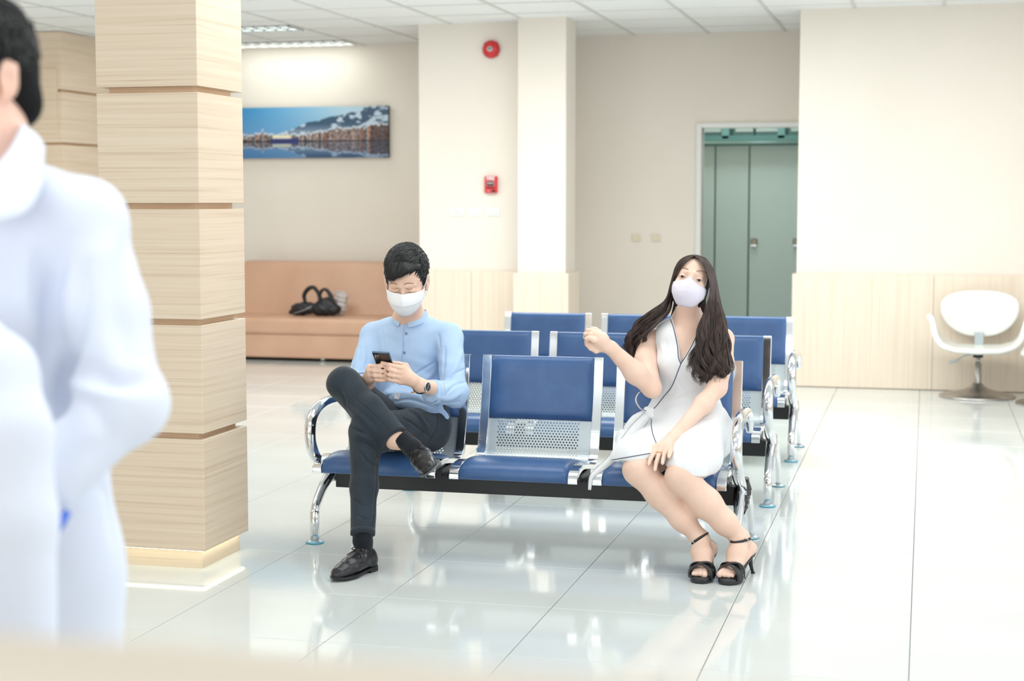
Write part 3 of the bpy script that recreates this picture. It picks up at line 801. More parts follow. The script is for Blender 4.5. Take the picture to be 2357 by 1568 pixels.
# ================================================================== implicit-surface modelling kit
def _n(v): v = np.asarray(v, float); return v / (np.linalg.norm(v) + 1e-12)
class Sdf:
    """list of blended primitives, meshed with surface nets"""
    def __init__(s): s.ops = []
    def add(s, f, lo, hi, k=.01, mode='u'):
        s.ops.append((mode, f, np.asarray(lo, float), np.asarray(hi, float), k)); return s
    def cone(s, a, b, ra, rb=None, k=.012, side=None, ratio=1.0, mode='u'):
        a = np.asarray(a, float); b = np.asarray(b, float); rb = ra if rb is None else rb
        sd = None if side is None else _n(side)
        rr = max(ra, rb) * max(1, ratio)
        def f(p):
            q = p - a; ba = b - a
            if sd is not None:
                q = q - (q @ sd)[:, None] * sd * (1 - 1 / ratio); ba = ba - (ba @ sd) * sd * (1 - 1 / ratio)
            h = np.clip((q @ ba) / (ba @ ba + 1e-12), 0, 1)
            d = np.linalg.norm(q - h[:, None] * ba, axis=1) - (ra + (rb - ra) * h)
            return d * min(1, ratio) if sd is not None else d
        return s.add(f, np.minimum(a, b) - rr, np.maximum(a, b) + rr, k, mode)
    def chain(s, pts, rad, k=.012, **kw):
        for i in range(len(pts) - 1): s.cone(pts[i], pts[i + 1], rad[i], rad[i + 1], k, **kw)
        return s
    def ell(s, c, r, k=.012, ax=None, mode='u'):
        c = np.asarray(c, float); r = np.asarray(r, float); A = np.eye(3) if ax is None else np.stack([_n(v) for v in ax])
        def f(p):
            q = (p - c) @ A.T
            k0 = np.linalg.norm(q / r, axis=1); k1 = np.linalg.norm(q / (r * r), axis=1)
            return k0 * (k0 - 1) / (k1 + 1e-9)
        m = r.max(); return s.add(f, c - m, c + m, k, mode)
    def plane(s, c, n, rad, k=.004, mode='s'):
        """removes what lies beyond the plane (in the direction of n), within rad of c"""
        c = np.asarray(c, float); n = _n(n)
        return s.add(lambda p: np.maximum(-((p - c) @ n), np.linalg.norm(p - c, axis=1) - rad), c - rad, c + rad, k, mode)
    def disp(s, f, lo, hi): return s.add(f, lo, hi, 0, 'd')
    def crease(s, pts, r=.006, k=.012): 
        for i in range(len(pts) - 1): s.cone(pts[i], pts[i + 1], r, r, k, mode='s')
        return s
    def fold(s, pts, r=.008, k=.018):
        for i in range(len(pts) - 1): s.cone(pts[i], pts[i + 1], r, r, k)
        return s
    def ev(s, pts, blo, bhi, big=1.0):
        """pts (nb, m, 3), block bounds (nb,3)"""
        nb, m, _ = pts.shape
        D = np.full((nb, m), big)
        for mode, f, lo, hi, k in s.ops:
            mg = k + .02
            sel = np.where(np.all((bhi >= lo - mg) & (blo <= hi + mg), axis=1))[0]
            if not len(sel): continue
            q = pts[sel].reshape(-1, 3); d = f(q).reshape(len(sel), m); a = D[sel]
            if mode == 'u':
                if k > 0:
                    h = np.clip(.5 + .5 * (a - d) / k, 0, 1); D[sel] = a * (1 - h) + d * h - k * h * (1 - h)
                else: D[sel] = np.minimum(a, d)
            elif mode == 's':
                d = -d; h = np.clip(.5 - .5 * (a - d) / max(k, 1e-6), 0, 1); D[sel] = a * (1 - h) + d * h + k * h * (1 - h)
            elif mode == 'i': D[sel] = np.maximum(a, d)
            elif mode == 'd': D[sel] = a + d
        return D
    def mesh(s, res, m=6):
        us = [o for o in s.ops if o[0] == 'u']
        lo = np.min([o[2] for o in us], axis=0) - .02; hi = np.max([o[3] for o in us], axis=0) + .02
        st = res * m; nb = np.ceil((hi - lo) / st).astype(int)
        I = np.stack(np.meshgrid(*[np.arange(n) for n in nb], indexing='ij'), -1).reshape(-1, 3)
        act = []
        for c in range(0, len(I), 60000):
            J = I[c:c + 60000]; b0 = lo + J * st
            d = s.ev((b0 + st / 2)[:, None, :], b0, b0 + st)[:, 0]
            act.append(J[np.abs(d) < st * 1.15 + .004])
        I = np.concatenate(act)
        off = np.stack(np.meshgrid(*[np.arange(m + 1)] * 3, indexing='ij'), -1)
        NN = (nb * m + 2).astype(np.int64)
        VV, IDS, QD = [], [], []
        for c in range(0, len(I), 4000):
            J = I[c:c + 4000]; b0 = lo + J * st
            pts = b0[:, None, None, None, :] + off[None] * res
            D = s.ev(pts.reshape(len(J), -1, 3), b0, b0 + st).reshape(len(J), m + 1, m + 1, m + 1)
            S = D < 0
            cs = [(i, j, k) for i in (0, 1) for j in (0, 1) for k in (0, 1)]
            cnt = sum(S[:, i:m + i, j:m + j, k:m + k].astype(np.int8) for i, j, k in cs)
            b, x, y, z = np.where((cnt > 0) & (cnt < 8))
            acc = np.zeros((len(b), 3)); w = np.zeros(len(b))
            for p, q in [(p, q) for p in cs for q in cs if sum(np.abs(np.subtract(p, q))) == 1 and p < q]:
                d0 = D[b, x + p[0], y + p[1], z + p[2]]; d1 = D[b, x + q[0], y + q[1], z + q[2]]
                cr = (d0 < 0) != (d1 < 0); t = np.where(cr, d0 / np.where(cr, d0 - d1, 1), 0)
                pos = np.array(p)[None] + t[:, None] * (np.array(q) - np.array(p))[None]
                acc += pos * cr[:, None]; w += cr
            pos = acc / w[:, None]
            G = J[b] * m + np.stack([x, y, z], 1)
            VV.append(lo + (G + pos) * res); IDS.append((G[:, 0] * NN[1] + G[:, 1]) * NN[2] + G[:, 2])
            for ax in range(3):
                e1 = [0, 0, 0]; e1[ax] = 1
                A = S[:, :m, :m, :m]; B = S[:, e1[0]:m + e1[0], e1[1]:m + e1[1], e1[2]:m + e1[2]]
                b, x, y, z = np.where(A != B); G = J[b] * m + np.stack([x, y, z], 1)
                u, v = [(1, 2), (2, 0), (0, 1)][ax]; du = np.zeros(3, int); du[u] = 1; dv = np.zeros(3, int); dv[v] = 1
                q = np.stack([G, G - du, G - du - dv, G - dv], 1); flip = ~A[b, x, y, z]
                q[flip] = q[flip][:, ::-1]
                QD.append((q[..., 0] * NN[1] + q[..., 1]) * NN[2] + q[..., 2])
        V = np.concatenate(VV); ids = np.concatenate(IDS); Q = np.concatenate(QD)
        o = np.argsort(ids); sid = ids[o]; k = np.clip(np.searchsorted(sid, Q), 0, len(sid) - 1)
        ok = np.all(sid[k] == Q, axis=1)
        return V[o], k[ok].astype(np.int32)
def smooth_mesh(V, Q, it=2, lam=.5):
    E = np.concatenate([Q[:, [0, 1]], Q[:, [1, 2]], Q[:, [2, 3]], Q[:, [3, 0]]])
    cnt = np.bincount(E[:, 0], minlength=len(V)) + np.bincount(E[:, 1], minlength=len(V))
    for _ in range(it):
        A = np.zeros_like(V)
        for c in range(3): A[:, c] = np.bincount(E[:, 0], V[E[:, 1], c], len(V)) + np.bincount(E[:, 1], V[E[:, 0], c], len(V))
        V = V + lam * (A / np.maximum(cnt, 1)[:, None] - V)
    return V
def vnormals(V, Q):
    fn = np.cross(V[Q[:, 2]] - V[Q[:, 0]], V[Q[:, 3]] - V[Q[:, 1]]); n = np.zeros_like(V)
    for c in range(3):
        for j in range(4): n[:, c] += np.bincount(Q[:, j], fn[:, c], len(V))
    return n / (np.linalg.norm(n, axis=1, keepdims=True) + 1e-12)
def wrinkle(V, Q, folds):
    """raises (amp > 0) or sinks (amp < 0) soft folds along lines laid over the cloth; folds: (pixel list, width, amp)"""
    tree = BVHTree.FromPolygons([Vector(v) for v in V], [tuple(int(i) for i in q) for q in Q]); n = vnormals(V, Q); D = np.zeros(len(V))
    for pts, w, amp in folds:
        L_ = line_on(tree, pts, 0.0, 5)
        if len(L_) < 2: continue
        keep = [0] + [i for i in range(1, len(L_)) if np.linalg.norm(L_[i] - L_[i - 1]) < .05]; L_ = L_[keep]
        if len(L_) < 2: continue
        lo, hi = L_.min(0) - 3 * w, L_.max(0) + 3 * w
        idx = np.where(np.all((V > lo) & (V < hi), axis=1))[0]
        if not len(idx): continue
        p = V[idx]; best = np.full(len(idx), 9.); tt = np.zeros(len(idx)); K = len(L_) - 1
        for i in range(K):
            a, b = L_[i], L_[i + 1]; ba = b - a; h = np.clip(((p - a) @ ba) / (ba @ ba + 1e-12), 0, 1)
            d = np.linalg.norm(p - a - h[:, None] * ba, axis=1); u = d < best; best[u] = d[u]; tt[u] = ((i + h) / K)[u]
        D[idx] += amp * np.exp(-(best / w) ** 2) * np.sin(np.pi * np.clip(tt * .9 + .05, 0, 1)) ** .5
    return V + n * D[:, None]
def sdf_obj(name, S, res, m, parent, it=1, world=True, folds=None):
    V, Q = S.mesh(res); V = smooth_mesh(V, Q, it)
    if folds: V = wrinkle(V, Q, folds); V = smooth_mesh(V, Q, 1, .3)
    return mobj(name, V, Q, m, parent, True, world_verts=world)
def bvh(o):
    bpy.context.view_layer.update()
    off = np.array([0.0, 0, 0]); q = o
    while q is not None: off += np.array(q.location); q = q.parent
    return BVHTree.FromPolygons([Vector(v.co) + Vector(off) for v in o.data.vertices], [tuple(p.vertices) for p in o.data.polygons])
def hit(tree, px, py, lift=0.0, origin=None):
    """point of a finished surface on the line of sight of photo pixel (px, py)"""
    r = Vector(ray(px, py)).normalized(); loc, nor, i, dist = tree.ray_cast(Vector(C_O), r)
    if loc is None: return None
    return np.array(loc) - np.array(r) * lift
def line_on(tree, pts, lift=0.002, n=6):
    """tube path laid over a surface through the given pixels"""
    q = catmull([(a, b, 0) for a, b in pts], n); out = []
    for p in q:
        h = hit(tree, p[0], p[1], lift)
        if h is not None: out.append(h)
    return np.array(out)

class Head:
    """local axes: x viewer right, y out of the face, z up; yaw>0 turns to viewer right, pitch>0 looks down, roll>0 tips the crown to viewer right"""
    def __init__(s, O, yaw, pitch, roll, sc=1.0, toward=None):
        s.O = np.asarray(O, float); s.sc = sc
        d = (C_O - s.O) if toward is None else np.asarray(toward, float)
        d = d * np.array([1, 1, 0]); d = _n(d); up = np.array([0, 0, 1.0]); vr = np.cross(-d, up)
        a, b, c = math.radians(yaw), math.radians(pitch), math.radians(roll)
        ey = d * math.cos(a) + vr * math.sin(a); ex = vr * math.cos(a) - d * math.sin(a)
        ey, ez = ey * math.cos(b) - up * math.sin(b), up * math.cos(b) + ey * math.sin(b)
        s.ex, s.ez = ex * math.cos(c) - ez * math.sin(c), ez * math.cos(c) + ex * math.sin(c); s.ey = ey
    def __call__(s, x, y, z): return s.O + s.sc * (s.ex * x + s.ey * y + s.ez * z)
    def arr(s, A): A = np.asarray(A, float); return s.O + s.sc * (A[..., :1] * s.ex + A[..., 1:2] * s.ey + A[..., 2:3] * s.ez)
    @property
    def ax(s): return (s.ex, s.ey, s.ez)
    def e(s, S, c, r, k=.012, mode='u'): S.ell(s(*c), np.array(r) * s.sc, k, s.ax, mode)
    def c(s, S, a, b, ra, rb, k=.012, mode='u'): S.cone(s(*a), s(*b), ra * s.sc, rb * s.sc, k, mode=mode)

def build_head(S, H, female=False, eyes_open=True, ex_=.032):
    w = .94 if female else 1.0
    H.e(S, (0, -.022, .036 if not female else .030), (.076 * w, .094, .086 if not female else .076), .02)
    H.e(S, (0, .030, -.020), (.064 * w, .058, .082), .02)
    H.e(S, (0, .034, .040), (.060 * w, .052, .050), .025)
    for s in (-1, 1):
        H.c(S, (s * .050 * w, -.005, -.050), (s * .014, .066, -.100), .022, .016, .025)
        H.e(S, (s * .041 * w, .060, -.026), (.020, .018, .016), .022)
        H.c(S, (s * .012, .086, .020), (s * .040 * w, .070, .018), .008, .008, .012)
    H.e(S, (0, .070, -.104), (.018 * w, .018, .014), .02)
    H.e(S, (0, .078, -.070), (.026, .016, .020), .016)
    for s in (-1, 1): H.e(S, (s * ex_, .098, -.004), (.016, .017, .010), .014, 's')
    H.c(S, (0, .084, .008), (0, .106, -.034), .007, .0095, .012)
    for s in (-1, 1): H.e(S, (s * .011, .098, -.038), (.008, .009, .007), .008)
    # eyelids over the eyeball
    for s in (-1, 1):
        H.e(S, (s * ex_, .0735, -.003), (.0155, .0135, .0115), .006)
        if eyes_open: H.e(S, (s * ex_, .090, -.004), (.0135, .016, .0036), .0015, 's')
    for s in (-1, 1):   # lips
        H.c(S, (0, .096, -.064), (s * .018, .088, -.066), .0045, .0025, .005)
        H.c(S, (0, .094, -.072), (s * .017, .087, -.068), .0055, .003, .005)
    for s in (() if female else (-1, 1)):   # ears (a woman's are under the hair)
        H.e(S, (s * .079 * w, -.010, -.006), (.009, .018, .032), .006)
        H.c(S, (s * .084 * w, -.022, .012), (s * .084 * w, -.016, -.020), .006, .005, .006)
        H.e(S, (s * .088 * w, -.004, -.006), (.007, .009, .014), .005, 's')
        H.e(S, (s * .078 * w, .000, -.034), (.006, .007, .009), .006)

def eyeballs(H, parent, ex_=.032):
    for s in (-1, 1):
        c = np.array(H(s * ex_, .0725, -.004)); r = .0125 * H.sc
        v, f = lathe_data([(0, -r)] + [(r * math.sin(t), -r * math.cos(t)) for t in np.linspace(.15, math.pi - .15, 10)] + [(0, r)], 20)
        W = c + v[:, :1] * H.ex + v[:, 1:2] * H.ez + v[:, 2:3] * H.ey
        e = mobj('eyeball', W, f, bpy.data.materials.get('eye_white') or mat('eye_white', (236, 232, 230), .15), parent, True, world_verts=True)
        a = [(.0, r + .0008), (.0038, r + .0004), (.0058, r - .0012), (.0062, r - .0026)]
        v, f = lathe_data(a[::-1], 20); W = c + v[:, :1] * H.ex + v[:, 1:2] * H.ez + v[:, 2:3] * H.ey
        mobj('iris', W, f, bpy.data.materials.get('iris_dark') or mat('iris_dark', (42, 34, 34), .08), e, True, world_verts=True)

def mask_mesh(H, rows, parent, m, name='face_mask', pleat=None):
    """rows: (z, halfwidth, y_centre, y_side, ridge)"""
    n = 33; V = []
    for (z, hw, yc, ys, rg, zs) in rows:
        for i in range(n):
            t = -1 + 2 * i / (n - 1)
            x = hw * math.sin(t * math.pi / 2) ; c = math.cos(t * math.pi / 2)
            y = ys + (yc - ys) * (c ** .85) + rg * max(0, 1 - abs(t) * 6)
            V.append(H(x, y, z + zs * (1 - c)))
    R = len(rows); Fc = [(r * n + i, r * n + i + 1, (r + 1) * n + i + 1, (r + 1) * n + i) for r in range(R - 1) for i in range(n - 1)]
    o = mobj(name, V, Fc, m, parent, True, world_verts=True)
    so = o.modifiers.new('s', 'SOLIDIFY'); so.thickness = .0018; so.offset = 0
    ss = o.modifiers.new('ss', 'SUBSURF'); ss.levels = 1; ss.render_levels = 1
    return o

def locks_mesh(paths, radii, nseg=4, ref=(0.0, 1.0, 0.0)):
    """many tapered hair locks as one mesh; paths (k, n, 3), radii (n,) or (k,n)"""
    Pt = np.asarray(paths); K, n, _ = Pt.shape
    R = np.broadcast_to(np.asarray(radii), (K, n))
    T = np.gradient(Pt, axis=1); T /= (np.linalg.norm(T, axis=2, keepdims=True) + 1e-9)
    ref = np.broadcast_to(_n(ref), T.shape)
    A = np.cross(T, ref); A /= (np.linalg.norm(A, axis=2, keepdims=True) + 1e-9); B = np.cross(T, A)
    ang = np.linspace(0, 2 * np.pi, nseg, endpoint=False)
    V = Pt[:, :, None, :] + R[:, :, None, None] * (np.cos(ang)[None, None, :, None] * A[:, :, None, :] + np.sin(ang)[None, None, :, None] * B[:, :, None, :])
    V = V.reshape(-1, 3)
    k = np.arange(K)[:, None, None] * (n * nseg); i = np.arange(n - 1)[None, :, None] * nseg; j = np.arange(nseg)[None, None, :]; j2 = (j + 1) % nseg
    Q = np.stack([k + i + j, k + i + j2, k + i + nseg + j2, k + i + nseg + j], -1).reshape(-1, 4)
    return V, Q.astype(np.int32)

def skin_mat(name, c1, c2):
    m = noisy(mat(name, c1, .48, spec=.35), c1, c2, (18, 18, 18), bump=.05, bscale=(500, 500, 500), coord='Object')
    b = m.node_tree.nodes['Principled BSDF']; b.inputs['Subsurface Weight'].default_value = .12
    b.inputs['Subsurface Radius'].default_value = (1, .35, .2); b.inputs['Subsurface Scale'].default_value = .01
    return m
def cloth(name, c1, c2, scale=(14, 14, 14), rough=.85, bump=.25, bscale=(900, 900, 900), sheen=.15):
    m = noisy(mat(name, c1, rough, spec=.2), c1, c2, scale, bump=bump, bscale=bscale)
    m.node_tree.nodes['Principled BSDF'].inputs['Sheen Weight'].default_value = sheen
    return m
def on_axis(px, py, Y): return P(px, py, Y)
# ================================================================== seated man
def dress_shoe(name, heel, dirv, up, parent, length=.285, laces=True, m=None, sole=None):
    """leather lace-up shoe: local x lateral, y forward, z up, origin at the heel's ground point"""
    ey = _n(dirv); ez = _n(np.asarray(up, float) - ey * (np.asarray(up, float) @ ey)); ex = np.cross(ey, ez)
    W = lambda A: np.asarray(heel) + np.asarray(A)[:, :1] * ex + np.asarray(A)[:, 1:2] * ey + np.asarray(A)[:, 2:3] * ez
    S = Sdf(); L_ = length
    S.ell((0, .042, .044), (.036, .040, .044), .02)
    S.chain([(0, .045, .046), (0, .105, .050), (.001, .150, .041), (.002, .195, .031), (.001, .230, .025), (0, L_ - .016, .020)], [.030, .0325, .031, .0265, .020, .0125], .022, side=(1, 0, 0), ratio=1.22)
    S.cone((0, .05, .07), (0, .075, .088), .030, .028, .02)
    S.plane((0, .1, .015), (0, 0, -1), .3, .003)
    S.plane((0, .045, .092), (0, -.25, 1), .08, .004)
    for yy_ in (.185, .198): S.crease([(-.03, yy_ - .012, .050), (0, yy_, .058), (.03, yy_ - .012, .050)], .0016, .005)
    V, Q = S.mesh(.0035); V = smooth_mesh(V, Q, 1)
    o = mobj(name, W(V), Q, m, parent, True, world_verts=True)
    # sole and heel block
    t = np.linspace(0, 2 * np.pi, 40, endpoint=False); yy = (1 - np.cos(t)) / 2
    hw = np.interp(yy, [0, .02, .1, .3, .45, .65, .85, .96, 1], [0, .016, .033, .032, .033, .046, .038, .018, 0]) + .003
    outl = np.stack([np.sign(np.sin(t)) * hw, -.004 + yy * (L_ + .008)], 1)
    def slab(z0, z1, pts):
        n = len(pts); V = np.vstack([np.c_[pts, np.full(n, z0)], np.c_[pts, np.full(n, z1)]])
        F = [tuple(range(n))[::-1], tuple(range(n, 2 * n))] + [(i, (i + 1) % n, n + (i + 1) % n, n + i) for i in range(n)]
        return V, F
    v, f = slab(.013, .021, outl); v[:, 2] += np.interp(v[:, 1], [0, .2, .3], [0, -.008, .004])
    hb = outl[outl[:, 1] < .072]; hb = hb[np.argsort(np.arctan2(hb[:, 1] - .035, hb[:, 0]))]
    v2, f2 = slab(.0, .014, hb)
    v3, f3 = merge([(v, f), (v2, f2)]); mobj('sole', W(v3), f3, sole or m, o, world_verts=True)
    lc = []
    for k in range(4):
        y = .092 + k * .018; z = .095 - k * .0075
        lc.append(tube_data(catmull([(-.02, y - .004, z - .012), (-.008, y, z - .001), (.008, y + .004, z - .001), (.02, y + .008, z - .012)], 4), .0022, 6))
        lc.append(tube_data(catmull([(.02, y - .004, z - .012), (.008, y, z), (-.008, y + .004, z), (-.02, y + .008, z - .012)], 4), .0022, 6))
    for s in (-1, 1):
        lc.append(tube_data(catmull([(0, .09, .098), (s * .016, .085, .106), (s * .032, .10, .094), (s * .016, .105, .093), (0, .094, .097)], 5), .002, 6))
        lc.append(tube_data(catmull([(0, .09, .098), (s * .014, .11, .091), (s * .034, .13, .074)], 5), .002, 6))
    v, f = merge(lc); mobj('lace', W(v), f, M['black'], o, True, world_verts=True)
    return o

def finger(S, pts, r0, r1, k=.004):
    n = len(pts); S.chain(pts, np.linspace(r0, r1, n), k)

man = empty('person', tuple(P(938, 985, 6.46) * np.array([1, 1, 0]))); tag(man, 'seated man in pale blue shirt and white face mask looking down at a phone', 'person')
skin1 = skin_mat('skin_warm', (228, 190, 168), (234, 198, 178))
shirt_m = cloth('light_blue_oxford_cloth', (176, 203, 236), (184, 210, 241), (10, 10, 10), bump=.3, bscale=(1100, 1100, 1100))
pant_m = cloth('charcoal_twill', (40, 48, 56), (48, 57, 66), (16, 16, 16), bump=.3)
sock_m = cloth('black_rib_sock', (24, 28, 33), (30, 34, 40))
leather = mat('black_leather', (26, 27, 30), .3, spec=.5); noisy(leather, (22, 23, 26), (36, 37, 40), (12, 12, 12), bump=.12, bscale=(160, 160, 160))
sole_m = mat('worn_grey_sole', (98, 100, 104), .6)

mJ = dict(pel=P(932, 988, 6.44), wst=P(938, 925, 6.50), chest=P(942, 830, 6.50), neck=P(943, 738, 6.47),
          shL=P(860, 772, 6.49), shR=P(1034, 775, 6.49), elL=P(824, 884, 6.33), wrL=P(846, 882, 6.10), elR=P(1044, 904, 6.34), wrR=P(968, 888, 6.10),
          hipS=P(975, 988, 6.42), knS=P(842, 992, 5.93), anS=P(835, 1240, 5.74), hipC=P(898, 985, 6.42), knC=P(792, 884, 6.02), anC=P(948, 1030, 5.90))
MH = Head(P(935, 646, 6.30), -9, 24, 1, 1.06)

# --- body: one continuous skin surface
S = Sdf(); build_head(S, MH, False, False)
nk = mJ['neck']
S.cone(MH(0, -.03, -.06), nk + [0, 0, .0], .052, .056, .02)
S.cone(nk, mJ['chest'] + [0, .02, .02], .058, .10, .04, side=(1, 0, 0), ratio=1.3)
S.cone(mJ['chest'], mJ['pel'], .10, .10, .04, side=(1, 0, 0), ratio=1.3)
for a, b in ((mJ['shL'], mJ['elL']), (mJ['shR'], mJ['elR'])):
    S.cone(nk + (a - nk) * .3 - [0, 0, .03], a, .045, .04, .03); S.cone(a, b, .038, .034, .02)
S.cone(mJ['elL'], mJ['wrL'], .038, .027, .02); S.cone(mJ['elR'], mJ['wrR'], .040, .027, .02, )
S.chain([mJ['pel'], mJ['hipS'], mJ['knS'], P(838, 1120, 5.84), P(835, 1225, 5.75)], [.08, .06, .042, .034, .028], .02)
S.chain([mJ['pel'], mJ['hipC'], mJ['knC'], P(850, 950, 5.95), P(908, 1012, 5.915), P(930, 1020, 5.905)], [.08, .06, .044, .044, .036, .030], .02)
footS = PG(806, 1322) + [0, 0, .045]; footC = P(985, 1082, 5.76)
# right-of-picture hand: palm, four fingers over the phone's back, thumb behind
HY = 6.03
def hp(x, y, dy=0.0): return P(x, y, HY + dy)
wr = mJ['wrR']
S.cone(wr, hp(945, 872, .035), .027, .028, .015); 
for a, b in (((921, 846), .030), ((918, 857), .025), ((917, 868), .024), ((913, 878), .028)):
    S.cone(hp(950, 876, .035), hp(a[0] + 8, a[1] + 1, b - .01), .018, .0125, .012)
finger(S, [hp(929, 848, .02), hp(914, 845, .0), hp(896, 840, -.006), hp(880, 835.5, -.004)], .0105, .0078)
finger(S, [hp(926, 858, .018), hp(908, 855, -.010), hp(897, 851, -.014), hp(889, 848, .0)], .0105, .008)
finger(S, [hp(924, 868, .018), hp(906, 865.5, -.012), hp(896, 863, -.014), hp(889, 860.5, .0)], .0102, .0078)
finger(S, [hp(921, 878, .02), hp(905, 876, -.006), hp(896, 873.5, -.008), hp(890, 871, .002)], .0095, .007)
finger(S, [hp(945, 862, .045), hp(934, 842, .045), hp(918, 838, .045), hp(905, 836, .038)], .013, .009)
# left-of-picture hand
wl = mJ['wrL']
S.cone(wl, hp(850, 868, .03), .027, .026, .015)
for a, b in (((851, 845), .01), ((849, 854), .005), ((852, 864), .005), ((857, 874), .012)):
    S.cone(hp(850, 872, .035), hp(a[0], a[1], b), .018, .0125, .012)
finger(S, [hp(852, 845, .01), hp(862, 843.5, -.006), hp(873, 843, -.008), hp(882, 842.5, .0)], .0108, .008)
finger(S, [hp(850, 854, .008), hp(861, 854, -.010), hp(874, 854.5, -.012), hp(886, 855, .0)], .0108, .0082)
finger(S, [hp(853, 864, .008), hp(863, 865, -.010), hp(876, 866, -.010), hp(887, 866.5, .004)], .0105, .008)
finger(S, [hp(858, 873, .012), hp(866, 874.5, -.004), hp(877, 876, -.004), hp(888, 876, .008)], .0098, .0075)
finger(S, [hp(852, 862, .045), hp(862, 850, .05), hp(874, 843, .045), hp(884, 838, .038)], .013, .009)
body = sdf_obj('body', S, .0026, skin1, man, 1); mtree = bvh(body)
body['label'] = 'bare skin of head, forearms and hands'

# --- shirt
S = Sdf(); cx = -2.125
S.cone((cx, 6.475, .50), (cx, 6.50, .62), .128, .122, .03, side=(1, 0, 0), ratio=1.22)
S.cone((cx, 6.50, .62), (cx, 6.50, .77), .122, .118, .03, side=(1, 0, 0), ratio=1.32)
S.cone((cx - .075, 6.49, .835), (cx + .075, 6.49, .835), .078, .078, .04)
for a in ('shL', 'shR'):
    S.cone(P(944, 738, 6.475) - [0, 0, .012], mJ[a] + [0, 0, -.002], .055, .052, .03)
S.cone(mJ['shL'], mJ['elL'] + [0.0, 0, .0], .056, .050, .02); S.cone(mJ['shR'], mJ['elR'], .058, .052, .02)
cufL = mJ['elL'] * .62 + mJ['wrL'] * .38; cufR = P(996, 902, 6.19)
S.cone(mJ['elL'], cufL, .050, .046, .015); S.cone(mJ['elR'] + [.004, 0, -.004], cufR, .053, .047, .015)
S.cone(mJ['elR'] + [.004, .0, -.012], mJ['elR'] + [.012, .02, .0], .048, .046, .02)
S.plane(cufR + (cufR - mJ['elR']) * .12, cufR - mJ['elR'], .09, .003)
S.plane(cufL + (cufL - mJ['elL']) * .25, cufL - mJ['elL'], .09, .003)
# shirt tail over the hip and belly
S.cone(P(985, 930, 6.42), P(1018, 965, 6.42), .055, .030, .03, side=(0, 1, 0), ratio=1.3)
S.cone(P(905, 915, 6.36), P(985, 928, 6.36), .045, .05, .03)
# folds
FO = []
def fo(pts, r=.006, k=.016): FO.append(([(p[0], p[1]) for p in pts], .012, .0085))
def cr(pts, r=.003, k=.014): FO.append(([(p[0], p[1]) for p in pts], .0055 if r >= .003 else .0035, -.0070 if r >= .003 else -.0032))
fo([(1068, 800, 6.42), (1045, 850, 6.36), (1022, 880, 6.32)]); cr([(1024, 800, 6.40), (1022, 840, 6.36), (1017, 880, 6.34)], .006, .014)
cr([(1070, 850, 6.40), (1045, 862, 6.36), (1020, 890, 6.29)], .004); cr([(1073, 880, 6.38), (1050, 885, 6.30), (1030, 905, 6.27)], .004)
fo([(1062, 905, 6.31), (1035, 918, 6.27), (1005, 915, 6.2)], .008); cr([(1058, 925, 6.31), (1030, 930, 6.27), (1003, 925, 6.2)], .003)
cr([(843, 800, 6.42), (846, 825, 6.38), (840, 850, 6.33)], .006); fo([(832, 790, 6.43), (822, 830, 6.38), (818, 865, 6.33)], .010, .02)
cr([(830, 800, 6.42), (828, 835, 6.37)], .003, .01)
cr([(1000, 835, 6.37), (975, 850, 6.37), (955, 862, 6.375)], .003, .012); fo([(1005, 850, 6.38), (985, 870, 6.38), (965, 880, 6.38)], .006, .02)
cr([(860, 905, 6.37), (885, 915, 6.35), (910, 905, 6.35)], .004); fo([(880, 912, 6.345), (930, 905, 6.33), (985, 915, 6.34)], .008, .02)
cr([(900, 927, 6.33), (945, 920, 6.31), (1000, 938, 6.33)], .004, .012); cr([(880, 760, 6.42), (885, 800, 6.38)], .002, .02)
cr([(1010, 770, 6.43), (1012, 800, 6.41)], .003, .014)
# neck opening and button placket
S.cone(P(944, 738, 6.468), P(944, 760, 6.48), .066, .085, .03)
S.cone(P(945, 680, 6.465), P(944, 722, 6.455), .060, .058, .006, mode='s')
cr([(936, 735, 6.42), (930, 755, 6.385), (927, 780, 6.37), (928, 810, 6.36), (922, 850, 6.36), (916, 905, 6.33)], .0022, .006)
S.disp(lambda p: .0016 * np.sin(p[:, 0] * 41 + 6 * np.sin(p[:, 2] * 17)) * np.sin(p[:, 2] * 33 + p[:, 1] * 22), (-3, 6, .3), (-1.5, 6.8, .95))
shirt = sdf_obj('shirt', S, .004, shirt_m, man, 2, folds=FO); stree = bvh(shirt)
shirt['label'] = 'pale blue band-collar shirt with rolled sleeves'
# band collar: short wall round the neck, open at the front
cc = P(945, 726, 6.462); V = []; n = 44
for i in range(n):
    t = i / (n - 1); a = math.radians(-90 - 8) + math.radians(14) + t * math.radians(332)
    rx, ry = .069, .064; dx, dy = math.cos(a), math.sin(a)
    hgt = .034 - .012 * math.exp(-(t / .04) ** 2) - .012 * math.exp(-((t - 1) / .04) ** 2)
    dip = -.026 * max(0, -dy) ** 1.5 + .006 * max(0, dy)
    V.append(cc + [dx * (rx + .010), dy * (ry + .012), dip - .022]); V.append(cc + [dx * rx, dy * ry, dip + hgt - .012])
Fc = [(2 * i, 2 * i + 2, 2 * i + 3, 2 * i + 1) for i in range(n - 1)]
o = mobj('collar', V, Fc, shirt_m, shirt, True, world_verts=True); so = o.modifiers.new('s', 'SOLIDIFY'); so.thickness = .003
ss = o.modifiers.new('ss', 'SUBSURF'); ss.levels = 1; ss.render_levels = 2
btn = mat('grey_button', (120, 134, 156), .35)
